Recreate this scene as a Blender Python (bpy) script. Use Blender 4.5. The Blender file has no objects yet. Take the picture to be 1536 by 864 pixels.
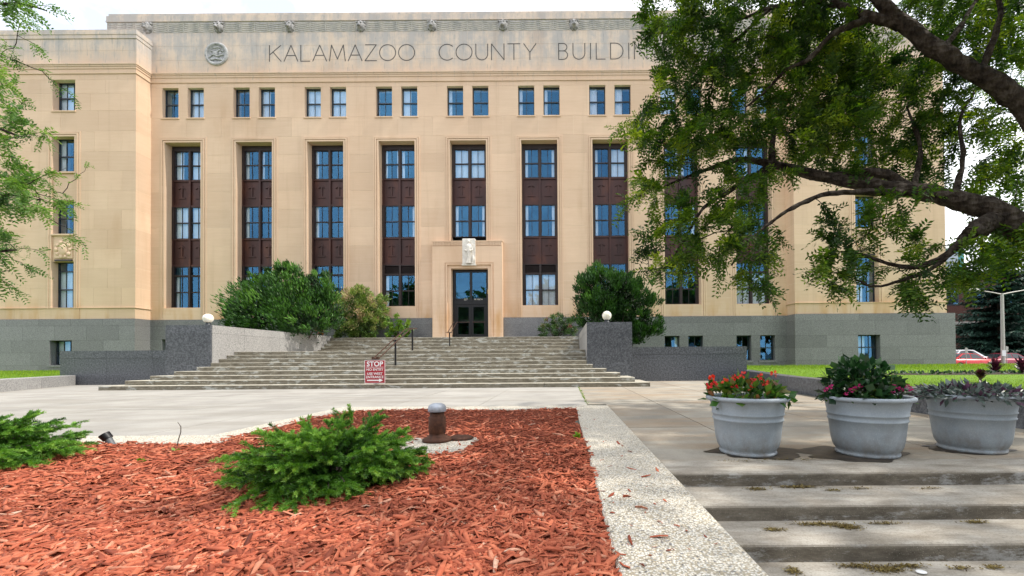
import bpy, math, random
import numpy as np
from mathutils import Vector, Matrix, Euler
R = math.radians
rng = np.random.default_rng(7)
random.seed(7)
scene = bpy.context.scene
COL = scene.collection

# ------------------------------------------------------------------ camera
EYE = 1.0                       # eye height above the plaza (z = 0)
FPX, PPX, PPY = 640.0, 845.0, 531.3   # focal length and principal point, in photo pixels (1536 x 864)
ROLL, PITCH = 0.007, 0.0105
cam_d = bpy.data.cameras.new('camera')
cam = bpy.data.objects.new('camera', cam_d); COL.objects.link(cam)
cam_d.sensor_width = 36.0
cam_d.lens = 36.0 * FPX / 1536
cam_d.shift_x = (768 - PPX) / 1536
cam_d.shift_y = (PPY - 432) / 1536
cam_d.clip_start = 0.05; cam_d.clip_end = 3000
cam.matrix_world = Matrix.Translation((0, 0, EYE)) @ Matrix.Rotation(R(90) + PITCH, 4, 'X') @ Matrix.Rotation(-ROLL, 4, 'Z')
scene.camera = cam

# ------------------------------------------------------------------ sky and sun
SUN_EL, SUN_AZ = R(52), R(94)       # azimuth clockwise from +Y: the sun stands to the right, a little in front of the facade
world = bpy.data.worlds.new('World'); scene.world = world; world.use_nodes = True
nt = world.node_tree; nt.nodes.clear()
wo = nt.nodes.new('ShaderNodeOutputWorld'); bg = nt.nodes.new('ShaderNodeBackground')
sky = nt.nodes.new('ShaderNodeTexSky'); sky.sky_type = 'NISHITA'; sky.sun_disc = False
sky.sun_elevation = SUN_EL; sky.sun_rotation = SUN_AZ; sky.air_density = 1.0; sky.dust_density = 1.5; sky.ozone_density = 1.5
tc = nt.nodes.new('ShaderNodeTexCoord')
mp = nt.nodes.new('ShaderNodeMapping'); mp.inputs['Scale'].default_value = (1.0, 1.0, 1.8); mp.inputs['Location'].default_value = (3.1, .4, 0)
ns = nt.nodes.new('ShaderNodeTexNoise'); ns.inputs['Scale'].default_value = 1.7; ns.inputs['Detail'].default_value = 9; ns.inputs['Roughness'].default_value = 0.62
cr = nt.nodes.new('ShaderNodeValToRGB'); cr.color_ramp.elements[0].position = 0.36; cr.color_ramp.elements[1].position = 0.58; cr.color_ramp.elements[0].color = (.36, .36, .36, 1)
mx = nt.nodes.new('ShaderNodeMix'); mx.data_type = 'RGBA'
CLOUD = (11.2, 11.4, 11.8, 1)
mx.inputs[7].default_value = CLOUD
nt.links.new(tc.outputs['Generated'], mp.inputs['Vector']); nt.links.new(mp.outputs[0], ns.inputs['Vector'])
nt.links.new(ns.outputs['Fac'], cr.inputs['Fac']); nt.links.new(cr.outputs['Color'], mx.inputs[0])
nt.links.new(sky.outputs[0], mx.inputs[6]); nt.links.new(mx.outputs[2], bg.inputs['Color'])
bg.inputs['Strength'].default_value = 0.10
nt.links.new(bg.outputs[0], wo.inputs[0])
sun_d = bpy.data.lights.new('sun', 'SUN'); sun_d.energy = 2.1; sun_d.angle = R(1.0); sun_d.color = (1.0, 0.93, 0.82)
sun = bpy.data.objects.new('sun', sun_d); COL.objects.link(sun)
SUNV = Vector((math.sin(SUN_AZ) * math.cos(SUN_EL), math.cos(SUN_AZ) * math.cos(SUN_EL), math.sin(SUN_EL)))
sun.rotation_euler = SUNV.to_track_quat('Z', 'Y').to_euler(); sun.location = (30, -10, 40)
scene.view_settings.view_transform = 'Standard'; scene.view_settings.look = 'None'
scene.view_settings.exposure = 1.0; scene.view_settings.gamma = 1.0
scene.view_settings.use_curve_mapping = False
scene.render.engine = 'CYCLES'
scene.cycles.max_bounces = 8; scene.cycles.transparent_max_bounces = 16

# ------------------------------------------------------------------ helpers
def at(px, py, Y):
    """a point of the place, surveyed from the photograph: pixel + distance"""
    u = (px - PPX) / FPX; v = (PPY - py) / FPX
    c, s = math.cos(ROLL), math.sin(ROLL)
    u2 = u * c + v * s; v2 = -u * s + v * c
    cp, sp = math.cos(PITCH), math.sin(PITCH)
    t = Y / (cp - v2 * sp)
    return Vector((u2 * t, Y, EYE + (sp + v2 * cp) * t))

def wloc(o):
    v = Vector((0, 0, 0))
    while o is not None:
        v += o.location; o = o.parent
    return v

def tag(o, label=None, cat=None, group=None, kind=None):
    if label: o['label'] = label
    if cat: o['category'] = cat
    if group: o['group'] = group
    if kind: o['kind'] = kind
    return o

def thing(name, loc, label, cat, group=None, rz=0):
    o = bpy.data.objects.new(name, None); COL.objects.link(o)
    o.empty_display_size = 0.2
    o.location = loc; o.rotation_euler = (0, 0, rz)
    return tag(o, label, cat, group)

class MB:
    def __init__(s): s.v = []; s.f = []; s.sm = []
    def add(s, vs, fs, smooth=False):
        b = len(s.v); s.v += [tuple(p) for p in vs]
        s.f += [tuple(i + b for i in f) for f in fs]; s.sm += [smooth] * len(fs)
    def box(s, x0, x1, y0, y1, z0, z1):
        s.add([(x0,y0,z0),(x1,y0,z0),(x1,y1,z0),(x0,y1,z0),(x0,y0,z1),(x1,y0,z1),(x1,y1,z1),(x0,y1,z1)],
              [(0,3,2,1),(4,5,6,7),(0,1,5,4),(1,2,6,5),(2,3,7,6),(3,0,4,7)])
    def cbox(s, x0, x1, y0, y1, z0, z1, c=0.02):
        """box whose upper edges are chamfered"""
        s.add([(x0,y0,z0),(x1,y0,z0),(x1,y1,z0),(x0,y1,z0),(x0,y0,z1-c),(x1,y0,z1-c),(x1,y1,z1-c),(x0,y1,z1-c),
               (x0+c,y0+c,z1),(x1-c,y0+c,z1),(x1-c,y1-c,z1),(x0+c,y1-c,z1)],
              [(0,3,2,1),(0,1,5,4),(1,2,6,5),(2,3,7,6),(3,0,4,7),(4,5,9,8),(5,6,10,9),(6,7,11,10),(7,4,8,11),(8,9,10,11)])
    def tube(s, pts, rad, n=8, smooth=True, cap=True):
        pts = [Vector(p) for p in pts]
        if not hasattr(rad, '__len__'): rad = [rad] * len(pts)
        vs = []; fs = []
        d0 = (pts[1] - pts[0]).normalized()
        ref = Vector((0, 0, 1)) if abs(d0.z) < 0.9 else Vector((1, 0, 0))
        a = d0.cross(ref).normalized()
        for i, p in enumerate(pts):
            d = (pts[min(i+1, len(pts)-1)] - pts[max(i-1, 0)]).normalized()
            a = (a - d * a.dot(d)).normalized(); b = d.cross(a)
            for k in range(n):
                t = 2 * math.pi * k / n
                vs.append(p + (a * math.cos(t) + b * math.sin(t)) * rad[i])
        for i in range(len(pts) - 1):
            for k in range(n):
                fs.append((i*n+k, i*n+(k+1) % n, (i+1)*n+(k+1) % n, (i+1)*n+k))
        s.add(vs, fs, smooth)
        if cap:
            s.add(vs[:n], [tuple(range(n))[::-1]]); s.add(vs[-n:], [tuple(range(n))])
    def lathe(s, prof, cx=0, cy=0, n=32, smooth=True, sx=1, sy=1):
        vs = []; fs = []
        for r, z in prof:
            for k in range(n):
                t = 2 * math.pi * k / n
                vs.append((cx + r * math.cos(t) * sx, cy + r * math.sin(t) * sy, z))
        for i in range(len(prof) - 1):
            for k in range(n):
                fs.append((i*n+k, i*n+(k+1) % n, (i+1)*n+(k+1) % n, (i+1)*n+k))
        s.add(vs, fs, smooth)
    def sphere(s, c, r, n=12, m=8, sc=(1, 1, 1), fn=None):
        vs = []; fs = []
        for i in range(m + 1):
            ph = math.pi * i / m
            for k in range(n):
                t = 2 * math.pi * k / n
                d = Vector((math.sin(ph) * math.cos(t), math.sin(ph) * math.sin(t), math.cos(ph)))
                q = r * (fn(d) if fn else 1)
                vs.append((c[0] + d.x * q * sc[0], c[1] + d.y * q * sc[1], c[2] + d.z * q * sc[2]))
        for i in range(m):
            for k in range(n):
                fs.append((i*n+k, (i+1)*n+k, (i+1)*n+(k+1) % n, i*n+(k+1) % n))
        s.add(vs, fs, True)
    def prism(s, poly, y0, y1):
        """poly of (x, z) extruded along y"""
        n = len(poly)
        s.add([(x, y0, z) for x, z in poly] + [(x, y1, z) for x, z in poly],
              [tuple(range(n)), tuple(range(n, 2*n))[::-1]] + [(i, i+n, (i+1) % n + n, (i+1) % n) for i in range(n)])
    def mesh(s, name, mat, off=Vector((0, 0, 0))):
        me = bpy.data.meshes.new(name)
        me.from_pydata([(x - off[0], y - off[1], z - off[2]) for x, y, z in s.v], [], s.f)
        if any(s.sm): me.polygons.foreach_set('use_smooth', s.sm)
        if mat: me.materials.append(mat)
        me.update()
        return me
    def build(s, name, mat, parent=None, kind=None):
        """coordinates are those of the place; the object is hung under its parent"""
        off = wloc(parent) if parent else Vector((0, 0, 0))
        o = bpy.data.objects.new(name, s.mesh(name, mat, off)); COL.objects.link(o)
        if parent: o.parent = parent
        if kind: o['kind'] = kind
        return o

def obj(name, me, parent=None, loc=(0, 0, 0), rot=(0, 0, 0), sc=(1, 1, 1)):
    o = bpy.data.objects.new(name, me); COL.objects.link(o)
    if parent:
        o.parent = parent; o.location = Vector(loc) - wloc(parent)
    else: o.location = loc
    o.rotation_euler = rot; o.scale = sc
    return o

def np_mesh(name, V, F, mat, var=None, parent=None, smooth=False, loc=None):
    """V (n,3) array, F (m,k) index array"""
    V = np.asarray(V, dtype=np.float32)
    if parent is not None: V = V - np.array(wloc(parent), dtype=np.float32)
    F = np.asarray(F, dtype=np.int32); m, k = F.shape
    me = bpy.data.meshes.new(name)
    me.vertices.add(len(V)); me.vertices.foreach_set('co', V.ravel())
    me.loops.add(m * k); me.loops.foreach_set('vertex_index', F.ravel())
    me.polygons.add(m); me.polygons.foreach_set('loop_start', np.arange(0, m*k, k, dtype=np.int32))
    me.polygons.foreach_set('loop_total', np.full(m, k, dtype=np.int32))
    if smooth: me.polygons.foreach_set('use_smooth', np.ones(m, dtype=bool))
    me.update(calc_edges=True); me.validate()
    if var is not None:
        a = me.attributes.new('var', 'FLOAT', 'POINT'); a.data.foreach_set('value', np.asarray(var, dtype=np.float32))
    me.materials.append(mat)
    o = bpy.data.objects.new(name, me); COL.objects.link(o)
    if parent is not None: o.parent = parent
    return o

def unit(a): return a / np.maximum(np.linalg.norm(a, axis=-1, keepdims=True), 1e-9)
def rdir(n): return unit(rng.normal(size=(n, 3)))
def leaf_geo(P, D, N, L, W, mid=0.45, fold=0.0):
    """rhombic leaves: base P, direction D, normal N; returns V, F"""
    n = len(P); D = unit(D); S = unit(np.cross(D, N)); Nn = np.cross(S, D)
    L = np.broadcast_to(np.asarray(L, float), (n,))[:, None]; W = np.broadcast_to(np.asarray(W, float), (n,))[:, None]
    V = np.stack([P, P + D*L*mid + S*W*.5 + Nn*W*fold, P + D*L, P + D*L*mid - S*W*.5 + Nn*W*fold], axis=1).reshape(-1, 3)
    return V, np.arange(n * 4).reshape(n, 4)

# ------------------------------------------------------------------ materials
class NT:
    def __init__(s, name):
        s.m = bpy.data.materials.new(name); s.m.use_nodes = True
        s.t = s.m.node_tree; s.t.nodes.clear()
        s.out = s.t.nodes.new('ShaderNodeOutputMaterial')
        s.b = s.t.nodes.new('ShaderNodeBsdfPrincipled'); s.t.links.new(s.b.outputs[0], s.out.inputs[0])
    def n(s, typ, **kw):
        nd = s.t.nodes.new('ShaderNode' + typ)
        for k, v in kw.items():
            if k in nd.inputs.keys() if hasattr(nd.inputs, 'keys') else False: nd.inputs[k].default_value = v
            else: setattr(nd, k, v)
        return nd
    def l(s, a, b): s.t.links.new(a, b)
    def pos(s, scale=(1, 1, 1)):
        g = s.n('NewGeometry'); m = s.n('Mapping'); m.inputs['Scale'].default_value = scale
        s.l(g.outputs['Position'], m.inputs['Vector']); return m.outputs[0]
    def noise(s, scale, vec=None, detail=5, rough=.55, out='Fac'):
        nd = s.n('TexNoise'); nd.inputs['Scale'].default_value = scale; nd.inputs['Detail'].default_value = detail; nd.inputs['Roughness'].default_value = rough
        s.l(vec if vec is not None else s.pos(), nd.inputs['Vector']); return nd.outputs[out]
    def ramp(s, fac, stops):
        r = s.n('ValToRGB'); e = r.color_ramp.elements
        while len(e) < len(stops): e.new(0.5)
        for i, (p, c) in enumerate(stops):
            e[i].position = p; e[i].color = (*c, 1) if len(c) == 3 else c
        s.l(fac, r.inputs['Fac']); return r.outputs['Color']
    def rng(s, fac, a, b, c=0.0, d=1.0):
        m = s.n('MapRange'); m.inputs[1].default_value = a; m.inputs[2].default_value = b; m.inputs[3].default_value = c; m.inputs[4].default_value = d
        s.l(fac, m.inputs[0]); return m.outputs[0]
    def mix(s, fac, a, b, mode='MIX'):
        m = s.n('Mix'); m.data_type = 'RGBA'; m.blend_type = mode
        for v, i in ((fac, 0), (a, 6), (b, 7)):
            if isinstance(v, (int, float)): m.inputs[i].default_value = v
            elif isinstance(v, tuple): m.inputs[i].default_value = (*v, 1) if len(v) == 3 else v
            else: s.l(v, m.inputs[i])
        return m.outputs[2]
    def math(s, op, a, b):
        m = s.n('Math'); m.operation = op
        for v, i in ((a, 0), (b, 1)):
            if isinstance(v, (int, float)): m.inputs[i].default_value = v
            else: s.l(v, m.inputs[i])
        return m.outputs[0]
    def bump(s, h, strength=.3, dist=.02):
        b = s.n('Bump'); b.inputs['Strength'].default_value = strength; b.inputs['Distance'].default_value = dist
        s.l(h, b.inputs['Height']); s.l(b.outputs[0], s.b.inputs['Normal'])
    def col(s, c):
        if isinstance(c, tuple): s.b.inputs['Base Color'].default_value = (*c, 1)
        else: s.l(c, s.b.inputs['Base Color'])
    def set(s, rough=.6, metal=0, spec=.5):
        s.b.inputs['Roughness'].default_value = rough; s.b.inputs['Metallic'].default_value = metal
        s.b.inputs['Specular IOR Level'].default_value = spec
        return s

def plain(name, c, rough=.6, metal=0, var=.15, scale=8, bump=0, spec=.5):
    k = NT(name); k.set(rough, metal, spec)
    f = k.noise(scale, detail=6)
    lo = tuple(x * (1 - var) for x in c); hi = tuple(min(1, x * (1 + var)) for x in c)
    k.col(k.ramp(f, [(.3, lo), (.7, hi)]))
    if bump: k.bump(k.noise(scale * 8), bump, .01)
    return k.m

def leafmat(name, stops, trans=.35, rough=.5, spec=.35):
    k = NT(name); k.set(rough, 0, spec)
    a = k.n('Attribute'); a.attribute_name = 'var'
    c = k.ramp(a.outputs['Fac'], stops); k.col(c)
    tr = k.n('BsdfTranslucent'); k.l(k.mix(.5, c, (.5, .62, .06), 'MULTIPLY') if False else c, tr.inputs['Color'])
    hs = k.n('HueSaturation'); hs.inputs['Saturation'].default_value = 1.15; hs.inputs['Value'].default_value = 1.6; hs.inputs['Hue'].default_value = .485
    k.l(c, hs.inputs['Color']); k.l(hs.outputs[0], tr.inputs['Color'])
    ms = k.n('MixShader'); ms.inputs[0].default_value = trans
    k.l(k.b.outputs[0], ms.inputs[1]); k.l(tr.outputs[0], ms.inputs[2]); k.l(ms.outputs[0], k.out.inputs[0])
    return k.m

def m_limestone():
    k = NT('limestone'); k.set(.85, 0, .25)
    oi = k.n('ObjectInfo')
    big = k.noise(.35, detail=4)
    c = k.ramp(big, [(.3, (.63, .45, .315)), (.7, (.70, .52, .375))])
    stri = k.noise(1.0, k.pos((.6, .6, 9)), detail=7, rough=.7)
    c = k.mix(k.rng(stri, .35, .7, 0, .28), c, (.52, .36, .225))
    rnd = k.rng(oi.outputs['Random'], 0, 1, .925, 1.05)
    hs = k.n('HueSaturation'); k.l(rnd, hs.inputs['Value']); k.l(c, hs.inputs['Color']); c = hs.outputs[0]
    # soot and rain wash, heavier on the parapet and frieze
    g = k.n('NewGeometry'); sx = k.n('SeparateXYZ'); k.l(g.outputs['Position'], sx.inputs[0]); z = sx.outputs['Z']
    hgt = k.rng(z, 19.6, 21.4)
    streak = k.noise(1.0, k.pos((1.6, 1.6, .10)), detail=8, rough=.65)
    blot = k.noise(.8, detail=8, rough=.7)
    wash = k.math('MULTIPLY', hgt, k.rng(k.math('ADD', streak, blot), .86, 1.10))
    c = k.mix(k.math('MULTIPLY', hgt, .60), c, (.63, .56, .48))
    c = k.mix(k.math('MULTIPLY', wash, .75), c, (.37, .365, .36))
    fine = k.noise(2.2, k.pos((3, 3, .35)), detail=8, rough=.75)
    spots = k.math('MULTIPLY', k.rng(z, 18.6, 20.3), k.rng(fine, .56, .68))
    c = k.mix(k.math('MULTIPLY', spots, .7), c, (.22, .235, .235))
    # orange run-off low down
    low = k.math('MULTIPLY', k.rng(z, 5.2, 3.8), k.rng(k.noise(1.3, k.pos((1, 1, .25))), .45, .7))
    c = k.mix(k.math('MULTIPLY', low, .75), c, (.50, .26, .08))
    dirt = k.rng(k.noise(.55, k.pos((1.2, 1.2, .3)), detail=6), .58, .78)
    run = k.rng(k.noise(1.0, k.pos((2.4, 2.4, .09)), detail=8, rough=.7), .55, .72)
    c = k.mix(k.math('MULTIPLY', run, .28), c, (.40, .27, .17))
    c = k.mix(k.math('MULTIPLY', dirt, .35), c, (.44, .26, .14))
    k.col(c); k.bump(k.noise(26, k.pos((1, 1, 2.2)), detail=8), .25, .012)
    return k.m

def m_granite(name, base, speck_d, speck_l, rough, scale=38, wear=.2):
    k = NT(name); k.set(rough, 0, .5)
    oi = k.n('ObjectInfo')
    f = k.noise(scale * .55, detail=5, rough=.85)
    c = k.ramp(f, [(.40, speck_d), (.5, base), (.60, speck_l)])
    b = k.noise(1.1, k.pos((1, 1, .5)), detail=7, rough=.65)
    c = k.mix(k.rng(b, .4, .75, 0, wear), c, speck_l)
    hs = k.n('HueSaturation'); k.l(k.rng(oi.outputs['Random'], 0, 1, .85, 1.12), hs.inputs['Value']); k.l(c, hs.inputs['Color'])
    k.col(hs.outputs[0]); k.bump(f, .08, .004)
    return k.m

def m_concrete(name, lo, hi, stain, amount=.5, agg=0.0, sc=1.0):
    k = NT(name); k.set(.85, 0, .3)
    oi = k.n('ObjectInfo')
    c = k.ramp(k.noise(.9 * sc, detail=8, rough=.62), [(.38, lo), (.62, hi)])
    st = k.rng(k.noise(.8 * sc, k.pos((.35, 1.5, 1)), detail=10, rough=.70), .46, .62)
    c = k.mix(k.math('MULTIPLY', st, amount), c, stain)
    fine = k.noise(60, detail=4, rough=.7)
    c = k.mix(k.rng(fine, .5, .75, 0, .35), c, tuple(x * .55 for x in lo))
    if agg:
        vo = k.n('TexVoronoi'); vo.inputs['Scale'].default_value = 90; k.l(k.pos(), vo.inputs['Vector'])
        c = k.mix(k.rng(vo.outputs['Distance'], .12, .28, agg, 0), c, (.62, .58, .50))
    hs = k.n('HueSaturation'); k.l(k.rng(oi.outputs['Random'], 0, 1, .93, 1.05), hs.inputs['Value']); k.l(c, hs.inputs['Color'])
    k.col(hs.outputs[0]); k.bump(k.math('ADD', k.noise(120), k.noise(14)), .25, .006)
    return k.m

def m_riser_concrete(name='step_concrete', tint=(1, 1, 1), rk=.38):
    """weathered step concrete: pale worn treads, dark lichen-black upright faces with lime bloom"""
    k = NT(name); k.set(.88, 0, .3)
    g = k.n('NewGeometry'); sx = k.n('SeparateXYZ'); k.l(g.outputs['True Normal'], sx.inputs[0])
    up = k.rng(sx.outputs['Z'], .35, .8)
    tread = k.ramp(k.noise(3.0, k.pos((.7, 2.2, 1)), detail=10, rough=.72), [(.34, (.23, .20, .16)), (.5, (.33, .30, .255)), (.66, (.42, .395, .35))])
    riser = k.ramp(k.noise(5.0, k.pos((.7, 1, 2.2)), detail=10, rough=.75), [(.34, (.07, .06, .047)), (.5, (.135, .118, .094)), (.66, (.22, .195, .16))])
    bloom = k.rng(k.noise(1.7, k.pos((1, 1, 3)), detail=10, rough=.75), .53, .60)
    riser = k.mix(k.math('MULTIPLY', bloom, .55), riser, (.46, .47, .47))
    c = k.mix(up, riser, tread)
    vo = k.n('TexVoronoi'); vo.inputs['Scale'].default_value = 85; k.l(k.pos(), vo.inputs['Vector'])
    peb = k.math('MULTIPLY', k.rng(vo.outputs['Distance'], .10, .2, 1, 0), k.rng(k.noise(5), .42, .55))
    c = k.mix(k.math('MULTIPLY', peb, .6), c, (.58, .54, .46))
    c = k.mix(k.rng(k.noise(70, detail=3), .50, .75, 0, .5), c, (.10, .09, .07))
    c = k.mix(k.rng(k.noise(3.2, k.pos((.7, 2.2, 2)), detail=9, rough=.7), .52, .70, 0, rk), c, (.13, .105, .08))
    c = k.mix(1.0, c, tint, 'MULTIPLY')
    k.col(c); k.bump(k.math('ADD', k.noise(90), k.noise(25)), .4, .006)
    return k.m

def m_aggregate():
    k = NT('exposed_aggregate'); k.set(.6, 0, .4)
    w = k.noise(20, out='Color'); 
    va = k.n('VectorMath'); va.operation = 'MULTIPLY_ADD'; k.l(w, va.inputs[0]); va.inputs[1].default_value = (.018,) * 3; k.l(k.pos(), va.inputs[2])
    vo = k.n('TexVoronoi'); vo.inputs['Scale'].default_value = 74; k.l(va.outputs[0], vo.inputs['Vector'])
    sp = k.n('SeparateColor'); k.l(vo.outputs['Color'], sp.inputs[0])
    c = k.ramp(sp.outputs[0], [(0, (.38, .30, .19)), (.08, (.66, .58, .45)), (.32, (.80, .75, .65)), (.6, (.66, .64, .59)), (.78, (.86, .83, .75)), (.93, (.26, .26, .26)), (1, (.13, .13, .14))])
    c = k.mix(k.rng(vo.outputs['Distance'], .42, .66), c, (.33, .29, .22))
    c = k.mix(k.rng(k.noise(1.5, detail=6), .45, .8, 0, .35), c, (.45, .42, .36))
    k.col(c); k.bump(k.rng(vo.outputs['Distance'], .1, .65, 1, 0), .8, .008)
    return k.m

def m_glass():
    k = NT('window_glass'); t = k.t
    gl = k.n('BsdfGlossy'); gl.inputs['Roughness'].default_value = .02; gl.inputs['Color'].default_value = (.20, .55, .95, 1)
    tr = k.n('BsdfTransparent'); tr.inputs['Color'].default_value = (.94, .96, .97, 1)
    fr = k.n('LayerWeight'); fr.inputs['Blend'].default_value = .5
    fac = k.rng(k.math('POWER', fr.outputs['Facing'], 4.0), 0, 1, .10, .75)
    ms = k.n('MixShader'); k.l(fac, ms.inputs[0]); k.l(tr.outputs[0], ms.inputs[1]); k.l(gl.outputs[0], ms.inputs[2]); k.l(ms.outputs[0], k.out.inputs[0])
    nb = k.n('Bump'); nb.inputs['Strength'].default_value = .05; nb.inputs['Distance'].default_value = .05
    k.l(k.noise(1.4, detail=2), nb.inputs['Height']); k.l(nb.outputs[0], gl.inputs['Normal'])
    return k.m

M = {}
M['limestone'] = m_limestone()
M['limestone_pale'] = plain('carved_limestone', (.70, .66, .60), .85, var=.18, scale=5, bump=.3)
M['mortar'] = plain('mortar', (.72, .60, .44), .9)
M['granite'] = m_granite('base_granite', (.165, .165, .168), (.10, .10, .104), (.235, .233, .235), .42)
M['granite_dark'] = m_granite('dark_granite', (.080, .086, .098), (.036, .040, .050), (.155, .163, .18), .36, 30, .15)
M['granite_pale'] = m_granite('pale_granite', (.30, .295, .29), (.17, .17, .17), (.42, .41, .40), .6, 40, .3)  # on piers and cheek walls this paleness is sunlight put into the colour
M['granite_joint'] = plain('granite_joint', (.09, .09, .09), .9)
M['bronze'] = plain('window_bronze', (.030, .020, .019), .5, .3, .25)
M['spandrel'] = None
k = NT('spandrel_bronze'); k.set(.48, .35, .5)
k.col(k.ramp(k.noise(.9, k.pos((1.5, 1.5, .5)), detail=7, rough=.65), [(.3, (.032, .015, .014)), (.55, (.058, .022, .018)), (.78, (.12, .042, .021))]))
M['spandrel'] = k.m
M['steel_frame'] = plain('window_steel', (.028, .034, .042), .45, .2, .2)
M['glass'] = m_glass()
M['curtain'] = plain('curtain_cloth', (.80, .80, .80), .8, var=.06, scale=3)
M['room'] = plain('room_paint', (.05, .047, .042), .9)
M['stain_letter'] = plain('sooty_groove', (.085, .078, .072), .9, var=.35, scale=3)
M['wave'] = None
M['concrete_new'] = m_concrete('pale_concrete', (.315, .30, .275), (.395, .378, .345), (.25, .23, .195), .55)
M['concrete_old'] = m_concrete('old_concrete', (.25, .23, .195), (.37, .34, .285), (.32, .225, .14), .65, .35)
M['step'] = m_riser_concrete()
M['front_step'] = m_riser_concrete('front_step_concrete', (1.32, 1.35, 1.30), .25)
M['agg'] = m_aggregate()
M['black'] = plain('black_metal', (.012, .012, .014), .4, .3)
M['rail'] = plain('bronze_rail', (.10, .055, .04), .4, .6, .3, 20)
M['soil'] = plain('soil', (.035, .022, .014), .95, var=.5, scale=30, bump=.6)
# ------------------------------------------------------------------ the setting: ground, street, plaza, lawns
def sheet(name, pts, z, mat, parent=None):
    b = MB(); n = len(pts)
    b.add([(x, y, zz) for (x, y), zz in zip(pts, z if hasattr(z, '__len__') else [z] * n)], [tuple(range(n))])
    return b.build(name, mat, parent)

M['asphalt'] = plain('asphalt', (.055, .055, .057), .9, var=.3, scale=30, bump=.4)
k = NT('lawn_green'); k.set(.9, 0, .2)
k.col(k.ramp(k.noise(3, detail=8, rough=.7), [(.3, (.09, .18, .012)), (.7, (.16, .28, .02))])); k.bump(k.noise(60), .6, .02)
M['lawn'] = k.m
tag(sheet('ground', [(-900, -900), (900, -900), (900, 900), (-900, 900)], -.70, M['asphalt']), kind='structure')
tag(sheet('street', [(20, 36.5), (140, 36.5), (140, 50), (20, 50)], -.26, M['asphalt']), kind='structure')
tag(sheet('pavement', [(-40, -6), (40, -6), (40, 2.0), (-40, 2.0)], -.602, M['concrete_old']), kind='structure')

# plaza: poured slabs on a base, two ages of concrete
plaza = MB()
plaza.box(-32, 6.5, 3.75, 19.2, -.68, -.012)
plaza = plaza.build('plaza', plain('joint_dirt', (.10, .095, .075), .95, var=.4, scale=20), kind='structure')
cube = MB(); cube.box(-.5, .5, -.5, .5, -.5, .5)
def box_mesh(name, mat): return cube.mesh(name, mat)
slab_new, slab_old = box_mesh('paving_slab', M['concrete_new']), box_mesh('paving_slab', M['concrete_old'])
def slab(me, x0, x1, y0, y1, z1=0, t=.09, g=.005, parent=None):
    g = .008
    return obj('paving_slab', me, parent, ((x0+x1)/2, (y0+y1)/2, z1 - t/2), sc=(x1-x0-2*g, y1-y0-2*g, t))
xs = [-31.1 + 1.951 * i for i in range(20)] + [7.9]
ys_l = [5.67, 8.95, 12.1, 15.3, 19.1]
for i in range(len(xs) - 1):
    x0, x1 = xs[i], min(xs[i+1], 6.27)
    if x0 >= 6.2: continue
    new = x1 < .75
    ys = ys_l if new else [4.16, 6.2, 9.4, 12.4, 15.3, 19.1]
    if abs(x1 - .2) < .6: x1 = .52
    if abs(x0 - .2) < .6: x0 = .52
    for a, bb in zip(ys[:-1], ys[1:]):
        if new and x1 > -4.5 and a < 8.9: continue          # the planting bed stands here
        if new and x0 < -4.5 < x1 and a < 8.9: continue
        xa = .92 if (not new and x0 < .9 and a < 8.9) else x0
        slab(slab_new if new else slab_old, xa, x1, a, bb, random.uniform(-.004, 0) - .002, parent=plaza)
slab(slab_new, -5.737, -4.66, 5.67, 8.95, -.003, parent=plaza)
k = NT('weedy_joint'); 
# lowest steps down to the pavement, in front of the pots
psteps = MB(); psteps.box(.95, 14, 1.2, 3.9, -.69, -.62)
psteps = psteps.build('plaza_steps', M['step'], kind='structure')
def nosed(x0, x1, y0, y1, z0, z1, r=.034):
    """a step block with a rounded nose along its front edge"""
    b = MB(); prof = [(y0, z0)] + [(y0 + r - r * math.cos(t), z1 - r + r * math.sin(t)) for t in (0, .4, .8, 1.2, math.pi/2)] + [(y1, z1), (y1, z0)]
    n = len(prof)
    b.add([(x0, y, z) for y, z in prof] + [(x1, y, z) for y, z in prof],
          [tuple(range(n))[::-1], tuple(range(n, 2*n))] + [(i, i+n, (i+1) % n + n, (i+1) % n)[::-1] for i in range(n)])
    return b
for i, (ya, yb) in enumerate([(3.72, 4.155), (3.25, 3.76), (2.845, 3.29), (2.41, 2.885), (1.97, 2.45)]):
    zt = -.12 * i
    xe = [.93, 6.24, 12.5]
    for a, bb in zip(xe[:-1], xe[1:]):
        nosed(a + .004, bb - .004, ya, yb, zt - .128, zt - .001).build('step_slab', M['step'], psteps)

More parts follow.
